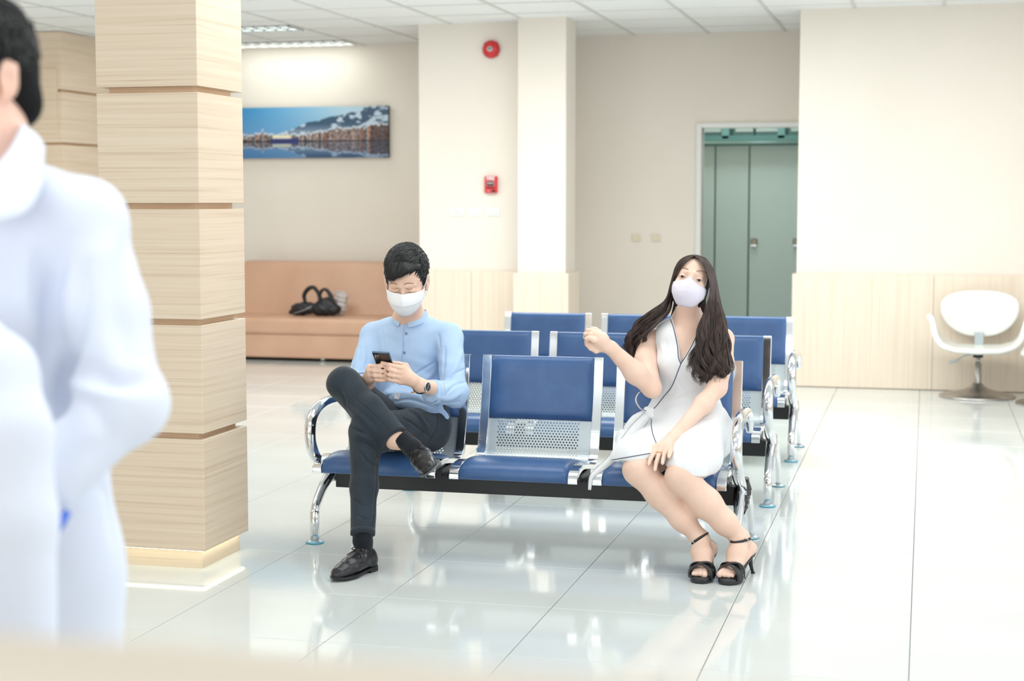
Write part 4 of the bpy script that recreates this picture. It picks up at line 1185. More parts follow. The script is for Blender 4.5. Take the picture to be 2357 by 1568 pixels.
for (px, py) in ((920, 733), (935, 768), (931, 812)):
    h = hit(stree, px, py, .0025) 
    if h is None: continue
    o = mobj('button', *lathe_data([(0, 0), (.0055, 0), (.0058, .0012), (.0045, .0022), (.003, .0016), (0, .0016)], 16), btn, shirt, True)
    o.location = Vector(h) - man.location; o.rotation_euler = (math.radians(82), 0, math.radians(-12))
pth = line_on(stree, [(930, 752), (927, 775), (928, 800), (924, 825), (922, 850)], .0004)
if len(pth) > 3: tube('placket_edge', pth, .0011, mat('placket_stitch', (150, 180, 220), .8), shirt, 5, world=True)
# rolled cuff
def ring(name, c, ax, r, w, m, parent, th=.003, ratio=1.0):
    ax = _n(ax); u = _n(np.cross(ax, (0, 0, 1))); v = np.cross(ax, u); V = []; n = 32
    prof = [(-w / 2, 0), (-w / 2, th), (0, th * 1.5), (w / 2, th), (w / 2, 0), (w / 2, -th * .6), (-w / 2, -th * .6)]
    for i in range(n):
        a = 2 * math.pi * i / n
        for s_, t_ in prof: V.append(c + ax * s_ + (u * math.cos(a) * ratio + v * math.sin(a)) * (r + t_))
    k = len(prof); Fc = [(i * k + j, ((i + 1) % n) * k + j, ((i + 1) % n) * k + (j + 1) % k, i * k + (j + 1) % k) for i in range(n) for j in range(k)]
    return mobj(name, V, Fc, m, parent, True, world_verts=True)
ring('cuff', cufR + _n(cufR - mJ['elR']) * -.006, cufR - mJ['elR'], .0475, .030, shirt_m, shirt, .002)
ring('cuff', cufL + _n(cufL - mJ['elL']) * .008, cufL - mJ['elL'], .0455, .026, shirt_m, shirt, .002)
# woven label sewn inside the turned hem
hq = [hit(stree, x, y, .003) for x, y in ((911, 903), (923, 906), (918, 920), (906, 917))]
if all(h is not None for h in hq):
    hq = np.array(hq); ctr = hq.mean(0)
    hm = mobj('hem_label', hq, [(0, 1, 2, 3)], mat('woven_label', (232, 238, 246), .8), shirt, world_verts=True)
    so = hm.modifiers.new('s', 'SOLIDIFY'); so.thickness = .0012

# --- trousers
S = Sdf(); FO = []
S.ell((cx + .005, 6.43, .475), (.185, .15, .095), .04)
S.cone((cx - .05, 6.46, .52), (cx + .08, 6.46, .52), .105, .105, .04)
S.cone(mJ['hipS'] + [.02, .0, .0], mJ['knS'], .098, .064, .03)
S.cone(mJ['knS'], P(838, 1120, 5.84), .064, .053, .02); cfS = P(835, 1232, 5.745); S.cone(P(838, 1120, 5.84), cfS, .053, .047, .02)
S.cone(mJ['hipC'], mJ['knC'], .098, .066, .03)
S.cone(mJ['knC'], P(850, 950, 5.95), .066, .063, .02); cfC = P(908, 1012, 5.915); S.cone(P(850, 950, 5.95), cfC, .063, .058, .02, side=(.3, 0, 1), ratio=1.1)
S.plane(cfC, cfC - mJ['knC'] + [0, .0, .0], .1, .003)
S.plane(cfS, cfS - mJ['knS'] + [0, 0, 0], .08, .003)
# folds at knees and lap
S.cone(P(893, 1000, 5.93), P(884, 1022, 5.92), .035, .020, .03)
cr([(835, 1015, 5.87), (860, 1030, 5.86), (878, 1050, 5.87)], .004); cr([(828, 1040, 5.86), (850, 1065, 5.85), (872, 1075, 5.87)], .003)
fo([(815, 1000, 5.88), (840, 1008, 5.86), (868, 1022, 5.86)], .007, .02)
cr([(868, 1040, 5.87), (866, 1110, 5.81), (860, 1180, 5.76), (856, 1228, 5.72)], .0012, .004)
cr([(760, 900, 5.97), (785, 905, 5.94), (800, 940, 5.95)], .003, .012); cr([(772, 930, 5.98), (800, 975, 5.97), (840, 1000, 5.95)], .005, .014)
fo([(790, 930, 5.93), (830, 960, 5.90), (870, 1000, 5.87)], .007, .02); cr([(815, 915, 5.92), (855, 950, 5.90), (890, 985, 5.88)], .002, .016)
fo([(935, 940, 6.28), (960, 955, 6.24), (985, 985, 6.24)], .008, .02); cr([(925, 960, 6.27), (950, 975, 6.22), (990, 1005, 6.22)], .004)
cr([(1002, 948, 6.30), (1006, 975, 6.28), (990, 1010, 6.26)], .002, .006); cr([(985, 1020, 6.22), (1005, 985, 6.26)], .002, .006)
cr([(820, 1185, 5.74), (845, 1195, 5.72), (860, 1188, 5.73)], .0025, .012); cr([(815, 1150, 5.77), (835, 1165, 5.75)], .002, .012)
S.disp(lambda p: .0015 * np.sin(p[:, 2] * 45 + 5 * np.sin(p[:, 0] * 20)) * np.sin(p[:, 0] * 31 + p[:, 1] * 18), (-3, 5.5, .1), (-1.5, 6.8, .9))
tro = sdf_obj('trousers', S, .004, pant_m, man, 2, folds=FO); ttree = bvh(tro)
ring('hem', cfS - _n(cfS - mJ['knS']) * .012, cfS - mJ['knS'], .0465, .022, pant_m, tro, .0012)
for nm, pts in (('seam', [(871, 1050), (868, 1110), (862, 1180), (857, 1225)]), ('pocket_seam', [(893, 990), (940, 1000), (985, 992), (1003, 960)])):
    pth = line_on(ttree, pts, .0006)
    if len(pth) > 3: tube(nm, pth, .0012, pant_m, tro, 5, world=True)
# --- socks and shoes
S = Sdf(); S.chain([P(835, 1205, 5.76), mJ['anS'] + [0, 0, -.01], np.array([-2.061, 5.752, .082])], [.037, .036, .030], .015)
S.disp(lambda p: .0008 * np.sin(np.arctan2(p[:, 1] - mJ['anS'][1], p[:, 0] - mJ['anS'][0]) * 34), (-3, 5, 0), (-1, 6.5, .4))
sdf_obj('sock', S, .003, sock_m, man)
S = Sdf(); dC = _n(mJ['anC'] - mJ['knC'])
sk0 = P(926, 1010, 5.905)
S.chain([sk0, P(950, 1032, 5.89), P(960, 1044, 5.885)], [.036, .036, .037], .012)
S.plane(sk0 + dC * -.004, -dC, .06, .002)
S.disp(lambda p: .001 * np.sin((p @ np.cross(dC, (0, 1, 0))) * 900), (-3, 5, .2), (-1, 6.5, .8))
sdf_obj('sock', S, .003, sock_m, man)
dv = _n([-.27, -.96, 0]); hl = np.array([-2.046, 5.806, 0])
dress_shoe('shoe', hl, dv, (0, 0, 1), man, .262, m=leather, sole=M['black'])
vC = C_R * .63 - C_U * .77; dirC = _n(_n(C_O - P(970, 1060, 5.85)) + .20 * vC); upC = -vC
heelC = P(955, 1036, 5.91) - dirC * .065 + vC * .080
sh2 = dress_shoe('shoe', heelC, dirC, upC, man, .262, m=leather, sole=sole_m)

# --- face details
brow_m = mat('dark_brow', (134, 110, 100), .9, spec=.1); lash_m = mat('dark_lash', (116, 84, 76), .9, spec=.1)
for pts, r in (([(895, 653.5), (904, 652), (914, 655)], [.0014, .0028, .0022]), ([(930, 655), (940, 652), (953, 652.5)], [.0024, .0030, .0014])):
    pth = line_on(mtree, pts, .0014)
    if len(pth) > 3: tube('eyebrow', pth, r, brow_m, man, 6, .5, world=True)
for pts in ([(901, 663), (907, 666), (915, 664)], [(934, 663.5), (941, 666.5), (950, 664.5)]):
    pth = line_on(mtree, pts, .0004)
    if len(pth) > 3: tube('eyelash', pth, [.0005, .0011, .0007], lash_m, man, 5, world=True)
mask_w = cloth('white_mask_cloth', (236, 238, 242), (242, 243, 246), bump=.1)
rows = [(-.006, .074, .096, .018, .008, -.010), (-.018, .0745, .108, .017, .009, -.010), (-.034, .072, .118, .014, .006, -.004), (-.050, .072, .121, .014, .003, 0), (-.0512, .072, .121, .014, .003, 0),
        (-.0522, .0705, .1165, .013, .002, 0), (-.0535, .0705, .1165, .013, .002, 0), (-.074, .066, .112, .013, .001, .004), (-.092, .059, .105, .014, 0, .010), (-.106, .049, .094, .016, 0, .014), (-.116, .037, .078, .020, 0, .016), (-.120, .022, .055, .02, 0, .01)]
mk = mask_mesh(MH, rows, man, mask_w); mk['label'] = 'white pleated cloth mask'
loop_m = mat('white_elastic', (238, 240, 244), .6)
tube('ear_loop', catmull([MH(.070, .022, -.024), MH(.078, .012, 0), MH(.085, -.008, .022), MH(.088, -.024, .01), MH(.084, -.024, -.03), MH(.078, -.006, -.055), MH(.067, .016, -.066)], 5), .0016, loop_m, mk, 6, world=True)
tube('ear_loop', catmull([MH(-.070, .022, -.024), MH(-.078, .012, 0), MH(-.085, -.008, .022), MH(-.088, -.024, .01), MH(-.084, -.024, -.03), MH(-.078, -.006, -.055), MH(-.067, .016, -.066)], 5), .0016, loop_m, mk, 6, world=True)

# --- short black hair
def hair_material(name, c1, c2, rough=.34):
    m = noisy(mat(name, c1, rough, spec=.6), c1, c2, (60, 60, 8)); return m
hair_k = hair_material('black_hair', (9, 10, 12), (24, 26, 30), .42)
def short_hair(H, parent, m, seed, fringe=True, n=6000, part=.062):
    r_ = np.random.RandomState(seed)
    bm_ = bpy.data.materials.get('hair_undercoat') or mat('hair_undercoat', (14, 14, 16), .75, spec=.2)
    S = Sdf(); H.e(S, (0, -.026, .047), (.083, .100, .092), .01); H.e(S, (0, -.055, -.005), (.074, .062, .075), .02)
    for s in (-1, 1): H.c(S, (s * .071, .004, .03), (s * .072, .012, -.002), .012, .006, .01)
    H.e(S, (.014, .080, .018), (.076, .044, .062), .01, 's')
    H.e(S, (0, .04, -.085), (.11, .10, .075), .01, 's')
    hair = sdf_obj('hair', S, .004, bm_, parent, 1)
    P0, R = [], []
    c = np.array([0, -.024, .044]); rr = np.array([.082, .100, .091])
    cnt = 0
    while cnt < n:
        d = _n(r_.normal(size=3)); p = c + d * rr
        if p[2] < (-.03 if p[1] > -.05 else -.062) or (p[1] > .045 and p[2] < .078 - (.02 if p[0] < .0 else 0)) or (p[1] > .012 and p[2] < .03): continue
        side = abs(p[0]) > .062 or p[1] < -.085
        ln = r_.uniform(.02, .034) if side else r_.uniform(.045, .075)
        if abs(abs(p[0]) - .062) < .016: side = side ^ (r_.rand() < .45)
        fl = np.array([0, -.15, -1.0]) + r_.normal(0, .15, 3) if side else np.array([-.75 if p[0] < part else .55, .75, -.1]) + r_.normal(0, .15, 3)
        if p[1] > .03 and not side: fl = np.array([-.9, .35, -.55]) + r_.normal(0, .18, 3)
        pts = [p]; q = p.copy(); lift = r_.uniform(.002, .008) * (0.5 if side else 1)
        for i in range(6):
            nr = _n((q - c) / rr ** 2); t = fl - nr * (fl @ nr); q = q + _n(t) * ln / 6
            u = (q - c) / rr; q = c + u / np.linalg.norm(u) * rr * (1 if q[2] > .06 or side else np.linalg.norm(u) ** .35)
            pts.append(q + nr * lift * math.sin(min(1, (i + 1) / 4) * 1.57) * (1 if i < 4 else 1.0 - .12 * (i - 3)))
        P0.append(H.arr(np.array(pts))); cnt += 1
    if fringe:
        for _ in range(620):      # swept fringe ending across the forehead
            x0 = r_.uniform(-.055, .070); t0 = (x0 + .055) / .125
            st = np.array([x0 * .95, .064 - abs(x0) * .35, .102 - abs(x0) * .3 + r_.uniform(-.01, .012)])
            xe = x0 - r_.uniform(.018, .035) * (1 if x0 > -.02 else .4); ze = np.interp(xe, [-.08, -.05, -.02, .04, .07], [.036, .037, .058, .090, .096]) + r_.normal(0, .004)
            en = np.array([xe, np.interp(abs(xe), [0, .03, .055, .075], [.104, .097, .072, .04]), ze])
            mid = (st + en) / 2 + np.array([.004, .014, .014])
            P0.append(H.arr(np.array([(1 - t) ** 2 * st + 2 * t * (1 - t) * mid + t * t * en for t in np.linspace(0, 1, 7)])))
    V, Q = locks_mesh(P0, np.array([.0013, .0016, .0016, .0014, .0011, .0007, .0002]) * H.sc, 4, (.6, .45, .62))
    o = mobj('hair_locks', V, Q, m, hair, True, world_verts=True); tag(o, kind='stuff')
    return hair
short_hair(MH, man, hair_k, 11)

# --- wrist watch
wa = _n(mJ['wrR'] - mJ['elR']); wc = P(967, 890, 6.105)
w_ = ring('watch_strap', wc, wa, .0285, .020, mat('dark_strap', (44, 46, 58), .5), man, .0018, 1.0)
w_.name = 'wrist_watch'; w_['label'] = 'chunky steel wrist watch with a dark dial'
fd = _n(C_O - wc + np.array([.8, 0, .5])); fd = _n(fd - wa * (fd @ wa)); u_ = wa; v_ = np.cross(fd, u_)
def face_on(prof, n=32, o=0.0):
    v, f = lathe_data(prof, n); c0 = wc + fd * (.028 + o)
    return c0 + v[:, :1] * u_ + v[:, 1:2] * v_ + v[:, 2:3] * fd, f
mobj('case', *face_on([(.0, 0), (.0185, 0), (.0195, .003), (.0195, .007), (.0175, .0095), (.0, .0095)]), M['chrome'], w_, world_verts=True)
mobj('bezel', *face_on([(.0148, .0094), (.0180, .0094), (.0170, .0108), (.0150, .0108)]), mat('bezel_grey', (60, 64, 72), .3, .6), w_, world_verts=True)
mobj('dial', *face_on([(.0, .0096), (.0150, .0096), (.0150, .0100), (.0, .0100)]), mat('dial_black', (24, 30, 36), .3), w_, world_verts=True)
for a, r, col in ((0.9, .006, (200, 60, 44)), (3.0, .0065, (180, 200, 196)), (5.1, .006, (190, 206, 202))):
    c1 = wc + fd * .0383 + u_ * math.cos(a) * r + v_ * math.sin(a) * r
    v, f = lathe_data([(.0, 0), (.0035, 0), (.0035, .0004), (0, .0004)], 14)
    mobj('sub_dial', c1 + v[:, :1] * u_ + v[:, 1:2] * v_ + v[:, 2:3] * fd, f, mat('sub_dial_tint', col, .4), w_, world_verts=True)
for k in range(12):
    a = k * math.pi / 6; p0 = wc + fd * .0385
    e1 = p0 + (u_ * math.cos(a) + v_ * math.sin(a)) * .0118; e2 = p0 + (u_ * math.cos(a) + v_ * math.sin(a)) * .0142
    mobj('hour_marker', *tube_data([e1, e2], .0007, 4), M['white_plastic'], w_, world_verts=True)
for a, ln in ((1.2, .009), (4.4, .012)):
    p0 = wc + fd * .0390; mobj('hand', *tube_data([p0, p0 + (u_ * math.cos(a) + v_ * math.sin(a)) * ln], .0006, 4), M['white_plastic'], w_, world_verts=True)
bt = P(949, 903, 6.075)
mobj('strap_tip', *tube_data([bt, P(954, 904, 6.06)], .008, 8, .3), mat('tan_leather', (196, 140, 84), .5), w_, True, world_verts=True)

# --- phone in the two hands
pc0, pc1 = P(876, 811, 5.995), P(893, 860, 6.10)
up_ = _n(pc0 - pc1); rt = _n(P(896, 812, 6.03) - P(855, 811, 6.03)); rt = _n(rt - up_ * (rt @ up_)); nr = np.cross(rt, up_)
if nr[1] > 0: nr = -nr
ph = empty('mobile_phone', tuple(pc0)); tag(ph, 'black mobile phone held upright in the seated man\'s hands', 'phone')
def pbox(name, lo, hi, m, bev, parent):
    bm = bmesh.new(); add_box(bm, lo, hi, bev, 3)
    for v in bm.verts: v.co = Vector(rt * v.co.x + nr * v.co.y + up_ * v.co.z)
    bmesh.ops.recalc_face_normals(bm, faces=bm.faces)
    return bm_obj(name, bm, m, parent)
pbox('frame', (-.0355, -.0042, -.142), (.0355, .0042, 0), mat('phone_rim', (90, 108, 132), .2, .8), .0035, ph)
pbox('back_cover', (-.034, .0036, -.14), (.034, .0052, -.0015), mat('phone_back', (10, 16, 22), .06, spec=.8), .0006, ph)
pbox('screen', (-.034, -.0052, -.14), (.034, -.0036, -.0015), mat('phone_screen', (12, 14, 18), .05, spec=.8), .0006, ph)
cb = pbox('camera_bump', (-.030, .005, -.029), (-.006, .0068, -.007), mat('camera_glass', (6, 8, 12), .05, spec=.9), .0008, ph)
for a, b in ((-.024, -.013), (-.013, -.013), (-.024, -.023)):
    c1 = rt * a + nr * .0066 + up_ * b; v, f = lathe_data([(.0026, 0), (.0036, 0), (.0034, .0008), (.0026, .0008)], 14)
    mobj('lens_ring', c1 + v[:, :1] * rt + v[:, 1:2] * up_ + v[:, 2:3] * nr, f, M['silver'], cb)
# ================================================================== seated woman
woman = empty('person', tuple(P(1590, 1000, 6.44) * np.array([1, 1, 0]))); tag(woman, 'seated woman with long wavy dark hair, white sleeveless wrap dress and raised hand', 'person')
skin2 = skin_mat('skin_fair', (233, 198, 178), (238, 206, 188))
WH = Head(P(1591, 649, 6.40), -1, -15, 12.5, .965)
EX = .0355
WJ = dict(neck=P(1583, 748, 6.47), chest=P(1585, 830, 6.45), wst=P(1580, 915, 6.47), pel=P(1598, 1000, 6.46),
          shL=P(1490, 786, 6.46), shR=P(1664, 782, 6.47), elL=P(1500, 893, 6.26), wrL=P(1407, 802, 6.12), elR=P(1650, 892, 6.33), wrR=P(1549, 1008, 6.10),
          hipL=P(1560, 1010, 6.44), hipR=P(1635, 1010, 6.44), knL=P(1470, 1082, 5.99), knR=P(1568, 1098, 5.97),
          caL=P(1520, 1138, 6.0), caR=P(1625, 1160, 5.99), anL=P(1612, 1240, 6.03), anR=P(1704, 1238, 6.03))
S = Sdf(); build_head(S, WH, True, True, EX)
S.cone(WH(0, -.025, -.055), WJ['neck'] + [0, 0, .02], .048, .050, .02)
S.cone(WJ['neck'] + [0, 0, .01], P(1580, 790, 6.45), .050, .075, .04, side=(1, 0, 0), ratio=1.35)
S.cone(P(1582, 790, 6.45), WJ['chest'], .080, .088, .04, side=(1, 0, 0), ratio=1.35)
S.cone(WJ['chest'], WJ['wst'], .085, .075, .04, side=(1, 0, 0), ratio=1.2)
S.cone(WJ['wst'], WJ['pel'], .08, .10, .04, side=(1, 0, 0), ratio=1.2)
for a in ('shL', 'shR'):
    S.cone(WJ['neck'] * .6 + WJ[a] * .4 + [0, 0, -.002], WJ[a] + [0, 0, .004], .034, .038, .035)
S.cone(WJ['shL'], P(1487, 830, 6.38), .044, .044, .02); S.cone(P(1487, 830, 6.38), WJ['elL'], .043, .036, .02)
S.cone(WJ['elL'], P(1462, 858, 6.20), .036, .041, .02); S.cone(P(1462, 858, 6.20), WJ['wrL'], .042, .026, .025)
S.ell(P(1505, 902, 6.27), (.020, .024, .020), .02)
S.cone(WJ['shR'], P(1664, 835, 6.40), .045, .041, .02); S.cone(P(1664, 835, 6.40), WJ['elR'], .041, .037, .02)
S.cone(WJ['elR'], P(1620, 930, 6.26), .037, .035, .025); S.cone(P(1620, 930, 6.26), WJ['wrR'], .035, .023, .025)
# legs
for h, k_, c_, a in (('hipL', 'knL', 'caL', 'anL'), ('hipR', 'knR', 'caR', 'anR')):
    S.cone(WJ['pel'], WJ[h], .09, .085, .03); S.cone(WJ[h], WJ[k_], .080, .055, .03)
    S.chain([WJ[k_], WJ[c_] + [0, .012, 0], WJ[c_] * .45 + WJ[a] * .55, WJ[a]], [.055, .054, .043, .031], .03)
    S.ell(WJ[k_] + [0, -.018, .008], (.040, .038, .042), .03)
# feet, heels lifted
fJ = dict(hL=P(1632, 1263, 6.09), bL=P(1617, 1306, 5.945), hR=P(1722, 1262, 6.09), bR=P(1689, 1306, 5.945))
for s_, an in (('L', 'anL'), ('R', 'anR')):
    h_, b_ = fJ['h' + s_], fJ['b' + s_]; mid = WJ[an] * .5 + b_ * .5
    S.cone(WJ[an], h_, .031, .026, .02); S.cone(WJ[an] + [0, -.01, -.01], mid, .031, .027, .02, side=(1, 0, 0), ratio=1.12)
    S.cone(mid, b_, .027, .022, .02, side=(1, 0, 0), ratio=1.45); S.cone(h_, b_ + [0, .02, -.004], .024, .020, .02, side=(1, 0, 0), ratio=1.3)
def toes(bx, s, pts):
    for k, ((x0, y0), (x1, y1), r) in enumerate(pts):
        finger(S, [P(x0, y0, 5.945), P((x0 + x1) / 2, (y0 + y1) / 2 - 1, 5.915), P(x1, y1, 5.895)], r * 1.05, r, .003)
toes(0, 1, [((1625, 1308), (1621, 1323.5), .0125), ((1614, 1308), (1610.5, 1321.5), .0092), ((1607, 1308), (1602.5, 1322), .0084), ((1602, 1309), (1596, 1321), .0078)])
toes(0, 1, [((1670, 1308), (1657, 1322.5), .0125), ((1680, 1308), (1668.5, 1324.5), .0092), ((1688, 1310), (1677, 1326), .0085), ((1694, 1311), (1686, 1326), .0078)])
# raised loose hand (left of picture)
def q(x, y, Y): return P(x, y, Y)
S.cone(WJ['wrL'], q(1382, 786, 6.09), .025, .028, .015, side=(.6, 0, .8), ratio=1.0)
S.cone(q(1385, 780, 6.09), q(1371, 772, 6.085), .027, .022, .015)
S.cone(q(1392, 798, 6.10), q(1376, 802, 6.10), .020, .015, .015)
for kx, ky, px_, py_, tx, ty, Y0_ in ((1378, 764, 1363, 757, 1366, 772, 6.115), (1371, 767, 1354, 761, 1358, 776, 6.095), (1366, 774, 1348, 769, 1354, 783, 6.075), (1366, 783, 1351, 780, 1360, 790, 6.06)):
    S.cone(q(1388, 784, 6.09), q(kx, ky, Y0_), .015, .0112, .006)
    finger(S, [q(kx, ky, Y0_), q((kx + px_) / 2, (ky + py_) / 2 - 2, Y0_ - .004), q(px_, py_, Y0_ + .002), q(px_ - 1, py_ + 8, Y0_ + .018), q(tx, ty, Y0_ + .03)], .0102, .0072)
finger(S, [q(1384, 803, 6.10), q(1372, 808, 6.09), q(1360, 802, 6.085), q(1350, 793, 6.085)], .0118, .0078)
S.cone(q(1388, 792, 6.095), q(1368, 792, 6.09), .016, .013, .012); S.cone(q(1378, 786, 6.10), q(1362, 790, 6.10), .014, .011, .01)
# resting hand on the knee
S.cone(WJ['wrR'], q(1531, 1030, 6.045), .022, .022, .015, side=(1, 0, .3), ratio=1.35)
for (a, b, c_, d_) in (((1512, 1029), (1504, 1045), (1497, 1057), (1493.5, 1068)), ((1522, 1028), (1517, 1046), (1511, 1064), (1507.5, 1081)), ((1533, 1030), (1530, 1044), (1527, 1056), (1525, 1066)), ((1544, 1033), (1543, 1041), (1541, 1047), (1539.5, 1052))):
    S.cone(q(1538, 1022, 6.06), q(a[0], a[1], 6.03), .016, .0112, .01)
    finger(S, [q(a[0], a[1], 6.03), q(b[0], b[1], 5.985), q(c_[0], c_[1], 5.955), q(d_[0], d_[1], 5.935)], .0100, .0070)
finger(S, [q(1530, 1022, 6.06), q(1512, 1026, 6.03), q(1502, 1031, 6.01), q(1494, 1038, 5.995)], .0115, .0075)
S.ell(P(1567, 787, 6.40), (.07, .03, .05), .03)
wbody = sdf_obj('body', S, .0026, skin2, woman, 1); wtree = bvh(wbody)
wbody['label'] = 'bare skin of head, arms and legs'
eyeballs(WH, woman, EX)
for pts, r in (([(1557, 621), (1566, 616), (1576, 617), (1585, 620.5)], [.0012, .0030, .0036, .0024]), ([(1603, 624), (1612, 623.5), (1620, 626), (1627, 630)], [.0026, .0034, .0028, .0012])):
    pth = line_on(wtree, pts, .0016)
    if len(pth) > 3: tube('eyebrow', pth, r, mat('soft_brow', (166, 134, 120), .9, spec=.1), woman, 6, .5, world=True)
for s in (-1, 1):
    for zz, rr_ in ((.0028, .0010), (-.0040, .0005)):
        pp = []
        for t in np.linspace(-1, 1, 11):
            x = s * EX + t * .0135; z = -.004 + (zz + .001) * (1 - t * t) ** .5 if zz > 0 else -.004 + zz * (1 - t * t) ** .5
            pp.append(WH(x, .0725 + .0145 * (1 - .35 * t * t), z))
        tube('eyelash', pp, [.0004, rr_, .0006], mat('lash_brown', (60, 44, 40), .7), woman, 5, world=True)
# nails
nail = mat('pale_pink_nail', (244, 196, 188), .2)
for px, py in ((1493, 1070), (1507, 1083), (1525, 1068), (1540, 1053), (1493, 1037)):
    h = hit(wtree, px, py, .0006)
    if h is not None:
        v, f = lathe_data([(0, 0), (.0035, 0), (.0042, .0008), (0, .0014)], 10); v = v * [1, .6, 1.5]
        v = np.stack([v[:, 0], -v[:, 2], v[:, 1] * 1.9], 1) + h; mobj('nail', v, f, nail, woman, True, world_verts=True)

# --- dress
dress_m = cloth('white_crepe', (228, 230, 233), (234, 236, 238), (8, 8, 8), bump=.15, bscale=(700, 700, 700))
pipe_m = mat('navy_piping', (44, 54, 88), .6)
S = Sdf()
for a, s1 in (('shL', .62), ('shR', .62)):
    S.cone(WJ['neck'] * .55 + WJ[a] * .45 - [0, 0, .004], WJ['neck'] * (1 - s1) + WJ[a] * s1 - [0, 0, .002], .040, .040, .03)
S.cone(P(1552, 775, 6.45), P(1622, 775, 6.45), .074, .074, .03)
S.cone(P(1582, 790, 6.45), WJ['chest'], .093, .102, .04, side=(1, 0, 0), ratio=1.32)
for x in (1546, 1615): S.ell(P(x, 838, 6.375), (.060, .050, .055), .04)
S.cone(WJ['chest'], WJ['wst'], .100, .090, .05, side=(1, 0, 0), ratio=1.22)
S.cone(WJ['wst'], WJ['pel'] + [0, 0, .01], .095, .128, .05, side=(1, 0, 0), ratio=1.25)
hemL, hemR = P(1462, 1056, 6.02), P(1580, 1078, 6.00)
S.cone(WJ['hipL'] + [0, 0, .01], hemL + [0, 0, .004], .105, .078, .04); S.cone(WJ['hipR'] + [-.01, 0, .01], hemR, .104, .080, .04)
S.cone(P(1600, 985, 6.36), P(1590, 1045, 6.08), .09, .055, .05, side=(1, 0, 0), ratio=1.4)
S.cone(P(1440, 1010, 6.2), P(1425, 1060, 6.03), .035, .030, .05)
S.cone(WJ['wst'] + [-.10, 0, -.06], P(1448, 1015, 6.25), .05, .05, .05)
S.cone(P(1642, 960, 6.38), P(1636, 1060, 6.10), .045, .042, .05)
nL = _n(C_R * .17 - C_U * .98 + C_F * .12); nR = _n(-C_R * .20 - C_U * .98 + C_F * .12)
S.plane(P(1440, 1057, 6.0), nL, .115, .004)
S.plane(P(1595, 1090, 6.0), nR, .125, .004)
# neckline and armholes
vneck = [P(1537, 712, 6.36), P(1553, 762, 6.34), P(1567, 832, 6.32), P(1610, 758, 6.34)]
def wedge(p):
    """V neck: inside the triangle seen from the front, in front of the shoulders' ridge"""
    a, b, c = [np.array([v[0], v[2]]) for v in (P(1536, 722, 6.36), P(1568, 836, 6.34), P(1616, 747, 6.36))]
    top = (a + c) / 2 + [0, .12]
    q2 = p[:, [0, 2]]
    def side(u, v): e = v - u; nrm = np.array([-e[1], e[0]]) / np.linalg.norm(e); return (q2 - u) @ nrm
    # right edge straight, left edge bowed a little
    dl = side(a, b); t = np.clip(((q2 - a) @ (b - a)) / ((b - a) @ (b - a)), -.2, 1); dl = dl - .010 * np.sin(np.clip(t, 0, 1) * np.pi)
    dr = side(b, c)
    d = np.maximum(-dl, -dr)
    return np.maximum(d, p[:, 1] - 6.50)
S.add(wedge, P(1536, 836, 6.2) - [.05, .2, .03], P(1640, 700, 6.5) + [.05, .1, .1], .003, 's')
S.cone(WJ['neck'] + [0, -.02, .10], WJ['neck'] + [0, .0, .012], .060, .056, .006, mode='s')
S.cone(P(1488, 740, 6.44), P(1486, 800, 6.42), .040, .048, .006, mode='s'); S.cone(P(1486, 800, 6.42), P(1492, 850, 6.36), .048, .042, .006, mode='s')
S.cone(P(1682, 750, 6.46), P(1676, 800, 6.44), .040, .046, .006, mode='s'); S.cone(P(1676, 800, 6.44), P(1672, 850, 6.38), .046, .038, .006, mode='s')
S.disp(lambda p: .0035 * np.sin(p[:, 0] * 38 + 3 * np.sin(p[:, 1] * 9)) * np.clip((6.12 - p[:, 1]) / .12, 0, 1) * (p[:, 2] < .56), (-1.3, 5.8, .2), (-.5, 6.2, .7))
FO = [([(1555, 870), (1575, 900), (1600, 915)], .006, -.003), ([(1530, 925), (1570, 905), (1610, 890)], .010, .004), ([(1510, 950), (1560, 930), (1610, 925)], .007, -.003),
      ([(1520, 790), (1528, 815), (1518, 840)], .009, .005), ([(1530, 780), (1538, 808), (1528, 838)], .005, -.003), ([(1560, 945), (1600, 965), (1640, 960)], .008, -.003),
      ([(1540, 880), (1535, 900), (1525, 915)], .006, -.004), ([(1450, 975), (1460, 1010), (1480, 1040)], .008, -.003), ([(1475, 985), (1490, 1010), (1500, 1035)], .006, .003),
      ([(1560, 990), (1590, 1030), (1600, 1070)], .008, .003), ([(1640, 1000), (1645, 1040), (1640, 1080)], .008, -.004), ([(1530, 1010), (1560, 1040), (1565, 1070)], .006, -.002)]
dress = sdf_obj('dress', S, .0035, dress_m, woman, 2, folds=FO); dtree = bvh(dress)
def piping(pts, r=.0016, lift=.001):
    pth = line_on(dtree, pts, lift, 8)
    if len(pth) > 3:
        seg = [pth[0]]
        for p_ in pth[1:]:
            if np.linalg.norm(p_ - seg[-1]) < .05: seg.append(p_)
        if len(seg) > 3: tube('piping', seg, r, pipe_m, dress, 6, world=True)
piping([(1533, 716), (1545, 740), (1552, 762), (1559, 795), (1561.5, 822), (1567, 838)])
piping([(1612, 758), (1600, 780), (1585, 809), (1567, 838)])
piping([(1567, 838), (1559.5, 857), (1552, 877), (1543, 895), (1527, 914), (1513, 932), (1503, 945), (1499, 972), (1502, 997), (1511, 1022)])
piping([(1502, 750), (1508, 768), (1511, 788), (1512, 800)], .0013)
